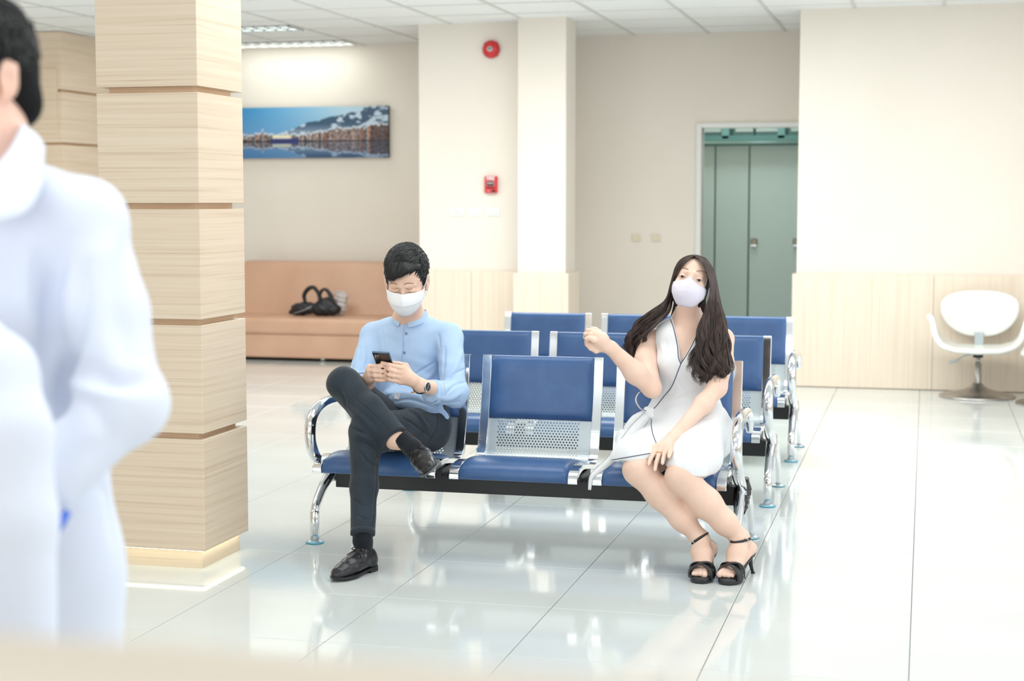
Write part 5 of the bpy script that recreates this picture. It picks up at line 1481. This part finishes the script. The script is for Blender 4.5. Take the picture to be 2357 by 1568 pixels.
# bottom edges: follow the cut edge of the skirt
def hem_piping(p0, nrm, xlo, xhi):
    V = np.array([v.co for v in dress.data.vertices]) + np.array(woman.location); d = np.abs((V - p0) @ _n(nrm))
    n_ = vnormals(V, np.array([p.vertices[:] for p in dress.data.polygons]))
    sel = V[(d < .004) & (V[:, 0] > xlo) & (V[:, 0] < xhi) & (V[:, 1] < 6.2) & (np.abs(n_ @ _n(nrm)) < .8)]
    if len(sel) < 20: return
    c = sel.mean(0); u = _n(np.cross(nrm, (0, 0, 1))); v = np.cross(_n(nrm), u)
    a = np.arctan2((sel - c) @ v, (sel - c) @ u); out = []
    for b in np.linspace(-np.pi, np.pi, 49)[:-1]:
        m_ = np.abs((a - b + np.pi) % (2 * np.pi) - np.pi) < .10
        if m_.any():
            s_ = sel[m_]; out.append(s_[np.argmax(np.linalg.norm(s_ - c, axis=1))])
    out = np.array(out); out = np.vstack([out, out[:1]])
    for _ in range(2): out[1:-1] = (out[:-2] + 2 * out[1:-1] + out[2:]) / 4
    tube('hem_piping', out, .0017, pipe_m, dress, 6, world=True)
piping([(x, 1054 + (1458 - x) * .174 - 3.5) for x in range(1408, 1504, 8)])
piping([(x, 1087 + (x - 1580) * .20 - 6) for x in range(1530, 1654, 8)])
# sash: knot, loop and long tail
def ribbon(name, pts, w, m, parent, wd=(0, 0, 1), th=.003, edge=True):
    p = catmull(pts, 6); T = np.gradient(p, axis=0); T /= np.linalg.norm(T, axis=1, keepdims=True)
    W_ = np.interp(np.linspace(0, 1, len(p)), np.linspace(0, 1, len(w)), w)
    wv_ = np.array([_n(np.array(wd) - t * (t @ np.array(wd))) for t in T]); nn_ = np.cross(T, wv_); V = []
    for i in range(len(p)):
        for a, b in ((-1, -1), (1, -1), (1, 1), (-1, 1)): V.append(p[i] + wv_[i] * a * W_[i] / 2 + nn_[i] * b * th / 2)
    Fc = [(i * 4 + j, i * 4 + (j + 1) % 4, i * 4 + 4 + (j + 1) % 4, i * 4 + 4 + j) for i in range(len(p) - 1) for j in range(4)]
    Fc += [(0, 3, 2, 1), tuple((len(p) - 1) * 4 + j for j in range(4))]
    o = mobj(name, V, Fc, m, parent, True, world_verts=True)
    if edge:
        for a in (-1, 1): tube('piping', p + wv_ * (a * W_ / 2)[:, None], .0013, pipe_m, o, 5, world=True)
    return o
kn = P(1494, 948, 6.27)
S = Sdf(); S.cone(P(1489, 944, 6.27), P(1500, 958, 6.265), .014, .012, .01); S.cone(P(1490, 956, 6.265), P(1500, 945, 6.265), .011, .011, .01)
sdf_obj('sash_knot', S, .0025, dress_m, dress, 1)
ribbon('sash_loop', [P(1490, 948, 6.265), P(1474, 940, 6.25), P(1464, 922, 6.245), P(1470, 906, 6.25), P(1484, 900, 6.27), P(1500, 910, 6.28)], [.012, .014, .014, .014, .012], dress_m, dress, (.5, -.8, .2))
ribbon('sash_tail', [P(1492, 954, 6.262), P(1462, 990, 6.19), P(1432, 1028, 6.10), P(1405, 1060, 6.05), P(1375, 1085, 6.03), P(1361, 1100, 6.02), P(1357, 1128, 6.02)], [.030, .045, .040, .030, .022, .016, .012], dress_m, dress, (-.7, 0, .7))
ribbon('sash_tail', [P(1488, 950, 6.27), P(1465, 968, 6.24), P(1448, 990, 6.20), P(1440, 1005, 6.2)], [.03, .05, .05, .03], dress_m, dress, (-.7, 0, .7))
# waist belt band
# --- mask
mask_p = cloth('pale_lilac_mask_cloth', (214, 209, 224), (220, 215, 229), bump=.1)
def shaped_mask(H, parent, m):
    nt, nv = 41, 17; V = []
    for j in range(nv):
        v = j / (nv - 1)
        hw = np.interp(v, [0, .3, .6, .85, 1], [.0695, .0705, .0665, .056, .045]); yc = np.interp(v, [0, .12, .3, .5, .7, .88, 1], [.101, .112, .122, .124, .117, .100, .078])
        for i in range(nt):
            t = -1 + 2 * i / (nt - 1); at = abs(t); c = math.cos(t * math.pi / 2)
            f_ = math.sin(at * math.pi / 2); top = -.001 - .024 * f_ - .009 * math.sin(math.pi * f_); bot = -.124 + .040 * at ** 2.4
            y = .012 + (yc - .012) * c ** .72 + .007 * math.exp(-at * 9) * (1 - v) ** .7
            V.append(H(hw * math.sin(t * math.pi / 2), y, top * (1 - v) + bot * v))
    Fc = [(r * nt + i, r * nt + i + 1, (r + 1) * nt + i + 1, (r + 1) * nt + i) for r in range(nv - 1) for i in range(nt - 1)]
    o = mobj('face_mask', V, Fc, m, parent, True, world_verts=True)
    so = o.modifiers.new('s', 'SOLIDIFY'); so.thickness = .0018; so.offset = 0
    return o
mk2 = shaped_mask(WH, woman, mask_p); mk2['label'] = 'pale lilac shaped cloth mask'
# --- ring
ring_ = ring('finger_ring', P(1517.5, 1044, 5.985), P(1522, 1028, 6.03) - P(1511, 1064, 5.955), .0098, .003, mat('gold_ring', (214, 186, 130), .2, 1.0), woman, .0008)

# --- sandals
strap_m = noisy(mat('black_soft_leather', (30, 32, 36), .34), (26, 28, 32), (42, 44, 48), (10, 10, 10), bump=.15, bscale=(150, 150, 150))
def sandal(ball, heel, ankle, side, heeltip, strap_px, lab):
    t = empty('high_heeled_sandal', (0, 0, 0), parent=woman); t['label'] = lab
    t.location = -Vector(woman.location) * 0
    g0 = np.array([ball[0], ball[1], 0]); fwd_ = _n(np.array([ball[0] - heel[0], ball[1] - heel[1], 0])); lat = np.cross(fwd_, (0, 0, 1))
    yt, yb = .052, -.035
    n = 36; V, pts = [], []
    # platform under the toes
    tt = np.linspace(0, 2 * np.pi, n, endpoint=False)
    ol = [(math.copysign(abs(math.sin(a)) ** .8, math.sin(a)) * .043, (math.cos(a)) * .062 + .002) for a in tt]
    for z, k in ((.0, .94), (.006, 1.0), (.018, 1.0), (.0225, .95)):
        for a, b in ol: V.append(g0 + lat * a * k + fwd_ * b * k + [0, 0, z])
    Fc = [(i * n + j, i * n + (j + 1) % n, (i + 1) * n + (j + 1) % n, (i + 1) * n + j) for i in range(3) for j in range(n)] + [tuple(range(n))[::-1], tuple(3 * n + j for j in range(n))]
    mobj('platform_sole', V, Fc, strap_m, t, True, world_verts=True)
    # arch sole rising to the heel
    hh = np.asarray(heel) - np.array([0, 0, .026]) - fwd_ * .004
    path = catmull([g0 - fwd_ * .03 + [0, 0, .018], g0 * .55 + hh * .45 + [0, 0, .006], hh], 6)
    ribbon('arch_sole', path, [.07, .058, .046, .044], strap_m, t, lat, .006, False)
    tube('stiletto_heel', catmull([hh - fwd_ * .004, hh * .5 + np.asarray(heeltip) * .5 + [0, 0, -.0], heeltip], 6), [.021, .012, .008, .0065, .0062], mat('heel_black', (26, 28, 34), .2) , t, 12, world=True)
    mobj('heel_tip', *lathe_data([(.0, 0), (.008, 0), (.008, .005), (.0, .005)], 12, tuple(np.asarray(heeltip) * [1, 1, 0])), M['black'], t, world_verts=True)
    bz_ = ball[2]
    for sg in (1, -1):
        pth = [g0 + lat * (.0455 * math.cos(f_)) + np.array([0, 0, .014 + (bz_ + .012 - .35 * sg * .024 * math.cos(f_)) * math.sin(f_) ** .62]) + fwd_ * (sg * .024 * math.cos(f_) + .002) for f_ in np.linspace(.0, math.pi, 17)]
        pth = [p_ + np.array([0, 0, .002 if sg > 0 else 0]) for p_ in pth]
        ribbon('toe_strap', pth, [.026, .034, .036, .034, .026], strap_m, t, tuple(fwd_ + lat * (-.35 * sg)), .0035, False)
    return t
# strap direction vectors: widths run along the foot
gt = PG(1733, 1320)
def toe_straps(ball, pxs, tag_):
    return pxs
sR = sandal(P(1683, 1312, 5.93) , fJ['hR'], WJ['anR'], 1, gt + [0, 0, .0], [([(1655, 1312), (1668, 1302), (1685, 1304), (1700, 1314), (1716, 1322)], (.3, -.6, -.6), [.028, .034, .036, .034]),
                                                             ([(1652, 1318), (1663, 1308), (1676, 1300), (1694, 1300), (1714, 1306)], (-.1, -.7, .5), [.024, .030, .030, .026])], 'black high heeled sandal with its stiletto in view')
gl = gt + (fJ['hL'] - fJ['hR']) * [1, 1, 0]
sL = sandal(P(1616, 1311, 5.93), fJ['hL'], WJ['anL'], -1, gl, [([(1592, 1310), (1603, 1301), (1618, 1301), (1632, 1310), (1641, 1320)], (.3, -.6, -.6), [.028, .034, .036, .034]),
                                                    ([(1590, 1316), (1600, 1306), (1615, 1299), (1630, 1299), (1641, 1306)], (-.1, -.7, .5), [.024, .030, .030, .026])], 'black high heeled sandal seen toe-on')
def ankle_strap(an, pts, buckle, parent, heel):
    c = [hit(wtree, a, b, .0015) for a, b in catmull([(a, b, 0) for a, b in pts], 4)[:, :2]]; c = [v for v in c if v is not None]
    if len(c) < 3: return
    c = np.array(c); ctr = an; back = [ctr + _n((c[0] - ctr)) * .0 + np.array([0, .034, .004]) + (c[0] - ctr) * .3, ctr + np.array([0, .036, .006]), ctr + np.array([0, .034, .006]) + (c[-1] - ctr) * .3]
    loopp = np.vstack([c, back[2], back[1], back[0], c[:1]])
    o = ribbon('ankle_strap', loopp, [.010, .010], strap_m, parent, (0, 0, 1), .002, False)
    b_ = hit(wtree, *buckle, .005)
    if b_ is not None:
        for lo, hi in (((-.007, -.001, -.007), (-.005, .002, .007)), ((.005, -.001, -.007), (.007, .002, .007)), ((-.007, -.001, .005), (.007, .002, .007)), ((-.007, -.001, -.007), (.007, .002, -.005))):
            bm = bmesh.new(); add_box(bm, np.array(lo) + b_, np.array(hi) + b_)
            for v in bm.verts: v.co -= woman.location
            bm_obj('buckle_bar', bm, M['chrome'], parent)
    q_ = np.array([an + [.0, .034, .014], heel + [.008, .030, .012], heel + [.008, .032, -.012], heel + [0, .024, -.03]])
    ribbon('heel_counter', q_, [.012, .030, .042, .046], strap_m, parent, (1, 0, 0), .003, False)
ankle_strap(WJ['anR'] + [0, 0, -.004], [(1681, 1247), (1690, 1249), (1705, 1247), (1720, 1243), (1727, 1240)], (1718, 1244), sR, fJ['hR'])
ankle_strap(WJ['anL'] + [0, 0, -.004], [(1592, 1252), (1603, 1244), (1615, 1236), (1630, 1228)], (1594, 1251), sL, fJ['hL'])

# --- long wavy hair
hair_b = hair_material('dark_brown_hair', (44, 33, 31), (92, 74, 68), .36)
S = Sdf(); WH.e(S, (0, -.026, .036), (.080, .100, .082), .01); WH.e(S, (0, -.05, -.03), (.074, .06, .09), .02)
S.cone(P(1590, 680, 6.50), P(1583, 745, 6.53), .062, .075, .02, side=(0, 1, 0), ratio=.6)
WH.e(S, (0, .098, -.01), (.060, .062, .072), .008, 's'); WH.e(S, (0, .05, -.09), (.062, .09, .08), .01, 's')
hair_u = mat('hair_shadow_brown', (34, 26, 25), .8, spec=.15)
hairW = sdf_obj('hair', S, .0035, hair_u, woman, 1); hairW['label'] = 'long dark brown wavy hair parted in the middle'
guides = {
 'L': ([(1598, 587, 6.38), (1572, 594, 6.37), (1553, 622, 6.38), (1543, 655, 6.40), (1533, 688, 6.42), (1507, 710, 6.42), (1474, 735, 6.43), (1454, 765, 6.44), (1447, 790, 6.44), (1444, 818, 6.44)],
       [(1598, 589, 6.36), (1580, 601, 6.335), (1562, 626, 6.345), (1551, 655, 6.38), (1547, 688, 6.43), (1540, 718, 6.40), (1508, 748, 6.39), (1484, 776, 6.40), (1470, 806, 6.41), (1474, 846, 6.42)]),
 'R': ([(1600, 587, 6.38), (1626, 597, 6.38), (1645, 630, 6.39), (1653, 672, 6.40), (1661, 712, 6.39), (1672, 748, 6.37), (1676, 785, 6.355), (1672, 822, 6.345), (1676, 855, 6.33), (1664, 880, 6.33)],
       [(1599, 589, 6.36), (1618, 604, 6.33), (1631, 636, 6.33), (1635, 672, 6.36), (1626, 706, 6.38), (1614, 740, 6.355), (1606, 780, 6.335), (1600, 820, 6.325), (1604, 855, 6.315), (1610, 884, 6.315)])}
r_ = np.random.RandomState(21)
def cm_grid(g): return catmull([P(*p) for p in g], 5)
for side, (go, gi) in guides.items():
    A, B = cm_grid(go), cm_grid(gi); n = len(A); t = np.linspace(0, 1, n)
    K = 1500; NC = 46 if side == 'R' else 32
    cu = r_.rand(NC); cv = r_.uniform(-1, 1, NC); ph_ = r_.uniform(0, 6.28, (NC, 3)); fr = r_.uniform(2.6, 4.2, NC); ln = r_.uniform(.84, 1.04, NC)
    Ps, Rs = [], []
    down = np.clip((t - .45) / .4, 0, 1) ** 1.2
    th = np.interp(t, [0, .15, .5, .8, 1], [.004, .010, .020, .030, .022])
    for k in range(K):
        c = r_.randint(NC); u = np.clip(cu[c] + r_.normal(0, .035), 0, 1); v = np.clip(cv[c] + r_.normal(0, .11), -1, 1)
        spread = u + (r_.normal(0, .02) * (1 - down))
        p = A * (1 - spread)[:, None] + B * spread[:, None] if np.ndim(spread) else A * (1 - spread) + B * spread
        p = p + np.array([0, 1.0, 0])[None] * (v * th)[:, None]
        w = down * (.021 if side == 'R' else .017)
        cc_ = t * 2 * np.pi * fr[c]
        tw = 1 + r_.normal(0, .08)
        p = p + np.stack([w * np.sin(cc_ + ph_[c, 0]) * tw, w * .8 * np.sin(cc_ + ph_[c, 1]), w * .25 * np.sin(cc_ * 1.1 + ph_[c, 2])], 1)
        p = p + down[:, None] * r_.normal(0, .0032, 3)[None]
        L_ = ln[c] + r_.normal(0, .02)
        tt_ = np.clip(t * L_, 0, 1.0); p = np.stack([np.interp(tt_, t, p[:, i]) for i in range(3)], 1)
        curl = np.clip((t - .86) / .14, 0, 1) * .012
        p = p + np.stack([curl * np.cos(ph_[c, 0] + t * 20), -np.abs(curl) * .3, curl * .5 * np.sin(ph_[c, 0] + t * 20)], 1)
        Ps.append(p)
    rad = np.interp(t, [0, .1, .6, .9, 1], [.0012, .0014, .0013, .0009, .0002])
    V, Q = locks_mesh(Ps, rad, 3)
    o = mobj('hair_locks', V, Q, hair_b, hairW, True, world_verts=True); tag(o, kind='stuff')
    # inner body of the hair mass, so that no gap shows between the locks
    mid = (A + B) / 2; wd = np.linalg.norm(A - B, axis=1)
    S = Sdf(); idx = list(range(int(n * .45), n - 5, 3))
    for a, b in zip(idx[:-1], idx[1:]):
        dd = _n(A[a] - B[a]); r0 = max(.006, th[a] * .42); S.cone(mid[a] + [0, .004, 0], mid[b] + [0, .004, 0], r0, max(.006, th[b] * .42), .01, side=dd, ratio=max(1.0, wd[a] * .30 / r0))
    o = sdf_obj('hair_mass', S, .0035, hair_u, hairW, 1); tag(o, kind='stuff')
# combed top strands over the crown from the parting
Ps = []
for k in range(700):
    s = -1 if k % 2 else 1; y0 = r_.uniform(-.10, .055); z0 = .030 + .080 * math.sqrt(max(0, 1 - ((y0 + .026) / .106) ** 2))
    p0 = np.array([s * .001, y0, z0]); pts = []
    for t_ in np.linspace(0, 1, 9):
        a = t_ * r_.uniform(1.45, 1.55); rx, rz = .0835, .0835 * math.sqrt(max(.05, 1 - ((y0 + .026) / .115) ** 2))
        x = s * rx * math.sin(a) * math.sqrt(max(.05, 1 - ((y0 * .9 + .02) / .112) ** 2)); z = .034 + rz * math.cos(a) - (.05 * max(0, t_ - .7))
        y = y0 - .018 * t_
        pts.append([x, y, z])
    Ps.append(WH.arr(np.array(pts)) + r_.normal(0, .0006, 3))
V, Q = locks_mesh(Ps, np.array([.0016] * 8 + [.0005]), 3, (0, 1, .1))
tag(mobj('hair_locks', V, Q, hair_b, hairW, True, world_verts=True), kind='stuff')
# ================================================================== standing figure in a white coat (close to the camera, out of focus)
def PD(px, py, d): return C_O + ray(px, py) * d
doc = empty('person', tuple(PD(60, 900, 2.55) * np.array([1, 1, 0]))); tag(doc, 'standing person in a long white coat, close by at the left edge, out of focus', 'person')
DH = Head(PD(-72, 182, 2.55), -50, 6, -2, 1.0)
skin3 = skin_mat('skin_blush', (236, 192, 172), (240, 200, 182))
coat_m = cloth('white_coat_cotton', (222, 229, 246), (229, 235, 249), (5, 5, 5), bump=.1)
S = Sdf(); build_head(S, DH, False, True)
dn = PD(-35, 345, 2.56)
S.cone(DH(0, -.03, -.06), dn, .055, .062, .02)
S.cone(dn, dn + [0, 0, -.40], .07, .06, .03)
dS, dE, dW = PD(195, 505, 2.52), PD(280, 925, 2.46), PD(72, 1135, 2.37)
S.cone(dn + [0, 0, -.05], dS, .05, .05, .03); S.chain([dS, dE, dW], [.042, .032, .022], .02)
hd = _n(dW - dE)
S.cone(dW, dW + hd * .08, .028, .030, .015, side=np.cross(hd, (0, 1, 0)), ratio=1.3)
lt = _n(np.cross(hd, (0, 1, 0)))
for k in range(4):
    b0 = dW + hd * .085 + lt * (k - 1.5) * .019; finger(S, [b0, b0 + hd * .028 + [0, .016, 0], b0 + hd * .045 + [0, .036, -.004], b0 + hd * (.052 - .004 * abs(k - 1)) + [0, .058, -.006]], .0095, .0075)
finger(S, [dW + hd * .02 + lt * .028, dW + hd * .05 + lt * .042, dW + hd * .08 + lt * .046 + [0, .01, 0]], .011, .0085)
db = sdf_obj('body', S, .004, skin3, doc, 1); eyeballs(DH, doc)
short_hair(DH, doc, hair_k, 5, fringe=False, n=1800)
S = Sdf(); DH.e(S, (0, -.075, -.045), (.064, .042, .045), .02); DH.e(S, (0, -.05, .0), (.078, .066, .07), .02)
o = sdf_obj('nape_hair', S, .005, bpy.data.materials['hair_undercoat'], doc, 1)
bc = PD(60, 900, 2.60)                     # body axis
fw = DH.ey * [1, 1, 0]; fw = _n(fw); sd = np.cross(fw, (0, 0, 1))
def bz(z, f=0.0, s=0.0): return np.array([bc[0], bc[1], z]) + fw * f + sd * s
nb_ = np.array([dn[0], dn[1], 0])
S = Sdf()
top = dn + [0, 0, -.10]
S.cone(dn + [0, 0, -.075], dS + [0, 0, -.002], .075, .064, .04)
S.cone(dn + [0, 0, -.075], dn * 2 - dS + [0, 0, -.075 * 2 + .07], .075, .066, .04)
S.cone(top + [0, 0, -.06], bz(1.08, -.0), .130, .115, .05, side=sd, ratio=1.2)
S.cone(bz(1.08), bz(.82), .115, .132, .05, side=sd, ratio=1.12); S.cone(bz(.82), bz(.50), .132, .145, .05, side=sd, ratio=1.12)
S.cone(dS, PD(243, 720, 2.50), .062, .064, .02); S.cone(PD(243, 720, 2.50), dE, .064, .060, .02); S.ell(dE + [.006, 0, -.004], (.068, .062, .062), .02)
S.cone(dE, PD(110, 1110, 2.375), .062, .050, .02)
S.chain([PD(-90, 770, 2.33), PD(-10, 860, 2.26), PD(22, 1000, 2.23), PD(34, 1200, 2.22), PD(36, 1560, 2.22)], [.05, .055, .056, .056, .056], .02)
S.plane(bz(.52), (0, 0, -1), .35, .005)
S.cone(DH(0, -.02, -.02), dn + [0, 0, .0], .075, .075, .01, mode='s')
FO = [([(300, 560), (270, 680), (285, 800)], .020, -.016), ([(240, 560), (215, 700), (180, 860)], .018, .014), ([(150, 560), (120, 700), (100, 850)], .018, -.013),
      ([(200, 620), (190, 760), (150, 900)], .017, -.018), ([(215, 860), (270, 880), (350, 870)], .017, -.018), ([(160, 870), (200, 900), (290, 905)], .012, .009),
      ([(160, 860), (150, 960), (130, 1080)], .022, -.008), ([(210, 930), (250, 1000), (200, 1060)], .014, -.006), ([(180, 1150), (240, 1130), (262, 1250)], .012, -.006), ([(60, 560), (60, 700), (90, 780)], .012, .007)]
coat = sdf_obj('coat', S, .005, coat_m, doc, 2, folds=FO); ctree = bvh(coat); coat['label'] = 'long white coat'
# open collar: folded leaf down the near side of the neck
V = []; rows_ = 9
inner = catmull([PD(52, 285, 2.50), PD(20, 345, 2.44), PD(-30, 400, 2.40), PD(-90, 440, 2.38)], 4)
outer = catmull([PD(98, 366, 2.52), PD(100, 420, 2.44), PD(60, 490, 2.385), PD(-40, 520, 2.35)], 4)
back_i = catmull([PD(52, 285, 2.50), PD(40, 290, 2.60), PD(-10, 285, 2.66), PD(-80, 290, 2.66)], 4); back_o = catmull([PD(98, 366, 2.52), PD(84, 355, 2.64), PD(0, 350, 2.70), PD(-90, 350, 2.70)], 4)
I2 = np.vstack([back_i[::-1], inner[1:]]); O2 = np.vstack([back_o[::-1], outer[1:]]); n = len(I2)
for i in range(n):
    for r in range(rows_):
        t = r / (rows_ - 1); p_ = I2[i] * (1 - t) + O2[i] * t; nn_ = _n(p_ - (dn + [0, 0, .02])); V.append(p_ + nn_ * .018 * math.sin(t * math.pi) ** .8)
Fc = [(i * rows_ + r, (i + 1) * rows_ + r, (i + 1) * rows_ + r + 1, i * rows_ + r + 1) for i in range(n - 1) for r in range(rows_ - 1)]
o = mobj('collar', V, Fc, coat_m, coat, True, world_verts=True); so = o.modifiers.new('s', 'SOLIDIFY'); so.thickness = .005
o = mobj('pen', *tube_data([PD(118, 1236, 2.33), PD(137, 1206, 2.34), PD(156, 1178, 2.35)], [.006, .009, .006], 10), mat('blue_pen', (70, 120, 226), .35), doc, True, world_verts=True); o['label'] = 'blue pen held low by the pocket'
S = Sdf()
for s_ in (-1, 1):
    S.chain([bz(.80, 0, s_ * .05), bz(.48, .01, s_ * .075), bz(.085, -.01, s_ * .09)], [.070, .062, .052], .02)
S.plane(bz(.085), (0, 0, -1), .4, .003)
sdf_obj('trousers', S, .006, pant_m, doc, 1)
for s_ in (-1, 1): dress_shoe('shoe', bz(0, -.07, s_ * .09), fw, (0, 0, 1), doc, .28, m=leather, sole=M['black'])

# ================================================================== reception counter right in front of the camera
ZT = 1.20
e0, e1 = PG(0, 1452, ZT), PG(1178, 1535, ZT); ed = _n(e1 - e0); en = np.cross((0, 0, 1.0), ed); en = en if en[1] > 0 else -en
a_, b_ = e0 - ed * 1.6, e0 + ed * 2.6
cnt = empty('reception_counter', (e0[0], e0[1], 0)); tag(cnt, 'pale wood reception counter filling the bottom edge, out of focus', 'counter')
cw_ = noisy(mat('counter_laminate', (214, 201, 184), .5), (209, 195, 176), (219, 207, 191), (1.2, 14, 1.2))
def prism(name, off0, off1, z0, z1, m, u0=a_, u1=b_, bev=.004):
    V = [u0 - en * off0, u1 - en * off0, u1 - en * off1, u0 - en * off1]
    V = [np.array([p[0], p[1], z]) for z in (z0, z1) for p in V]
    o = mobj(name, V, [(3, 2, 1, 0), (4, 5, 6, 7), (0, 1, 5, 4), (1, 2, 6, 5), (2, 3, 7, 6), (3, 0, 4, 7)], m, cnt, world_verts=True)
    if bev: bv = o.modifiers.new('b', 'BEVEL'); bv.width = bev; bv.segments = 2
    return o
prism('counter_top', 0, .46, ZT - .045, ZT, cw_)
prism('front_panel', .05, .08, .08, ZT - .045, M['wood_v'])
prism('plinth', .08, .11, 0, .08, M['black'])
prism('side_panel', .08, .42, .0, ZT - .045, M['wood_v'], a_, a_ + ed * .03)
prism('side_panel', .08, .42, .0, ZT - .045, M['wood_v'], b_ - ed * .03, b_)

# ================================================================== bags on the sofa
SZ = .385
def sp(x, y, Y=13.62): return P(x, y, Y)
bagm = noisy(mat('black_bag_fabric', (20, 20, 24), .45), (16, 16, 20), (34, 36, 44), (30, 30, 30), bump=.3, bscale=(60, 60, 60))
bg = empty('shoulder_bag', tuple(sp(722, 724) * [1, 1, 0] + [0, 0, SZ])); tag(bg, 'slouched black shoulder bag with its handles up, on the sofa seat', 'bag')
r0 = np.random.RandomState(8)
S = Sdf()
def onz(p, r): p = p.copy(); p[2] = max(p[2], SZ + r * .85); return p
S.ell(onz(sp(748, 711), .055), (.15, .09, .068), .03); S.ell(onz(sp(700, 710), .05), (.125, .08, .06), .03)
S.cone(onz(sp(668, 720), .02), onz(sp(700, 712), .03), .02, .045, .03); S.ell(sp(752, 697), (.09, .06, .05), .03)
S.plane(np.array([sp(720, 720)[0], 13.6, SZ + .001]), (0, 0, -1), .5, .004)
S.disp(lambda p: .006 * np.sin(p[:, 0] * 60 + p[:, 2] * 40) * np.sin(p[:, 2] * 70 + p[:, 0] * 25), (-9, 13, .3), (-3, 14.2, .9))
sdf_obj('bag_body', S, .007, bagm, bg, 1)
tube('handle', catmull([sp(704, 700), sp(700, 680), sp(710, 665), sp(722, 662), sp(733, 676), sp(738, 696)], 6), [.024, .03, .034, .03, .026, .03], bagm, bg, 10, .6, world=True)
tube('handle', catmull([sp(742, 698), sp(736, 680), sp(742, 668), sp(752, 668), sp(762, 684), sp(766, 700)], 6), [.028, .026, .024, .026, .032, .03], bagm, bg, 10, .6, world=True)
tube('zip_line', catmull([sp(676, 722, 13.53), sp(700, 714, 13.52), sp(718, 705, 13.54)], 5), .003, M['silver'], bg, 6, world=True)
pf = mat('thin_white_plastic_film', (214, 206, 204), .3); pf.node_tree.nodes['Principled BSDF'].inputs['Transmission Weight'].default_value = .25
pb = empty('plastic_bag', tuple(sp(782, 724) * [1, 1, 0] + [0, 0, SZ])); tag(pb, 'crumpled translucent white plastic bag behind the black bag', 'bag')
S = Sdf(); S.cone(onz(sp(782, 708, 13.70), .06), sp(783, 690, 13.70), .070, .055, .03, side=(0, 1, 0), ratio=.7); S.ell(sp(788, 684, 13.70), (.05, .035, .05), .03)
S.plane(np.array([sp(780, 720)[0], 13.7, SZ + .001]), (0, 0, -1), .3, .004)
S.disp(lambda p: .007 * np.sin(p[:, 0] * 80 + p[:, 2] * 60) * np.sin(p[:, 2] * 90 - p[:, 0] * 45), (-9, 13, .3), (-3, 14.2, .9))
sdf_obj('film', S, .006, pf, pb, 1)
tube('handle', catmull([sp(766, 690, 13.7), sp(768, 676, 13.7), sp(782, 672, 13.7), sp(795, 676, 13.7), sp(798, 690, 13.7)], 6), .008, pf, pb, 8, world=True)
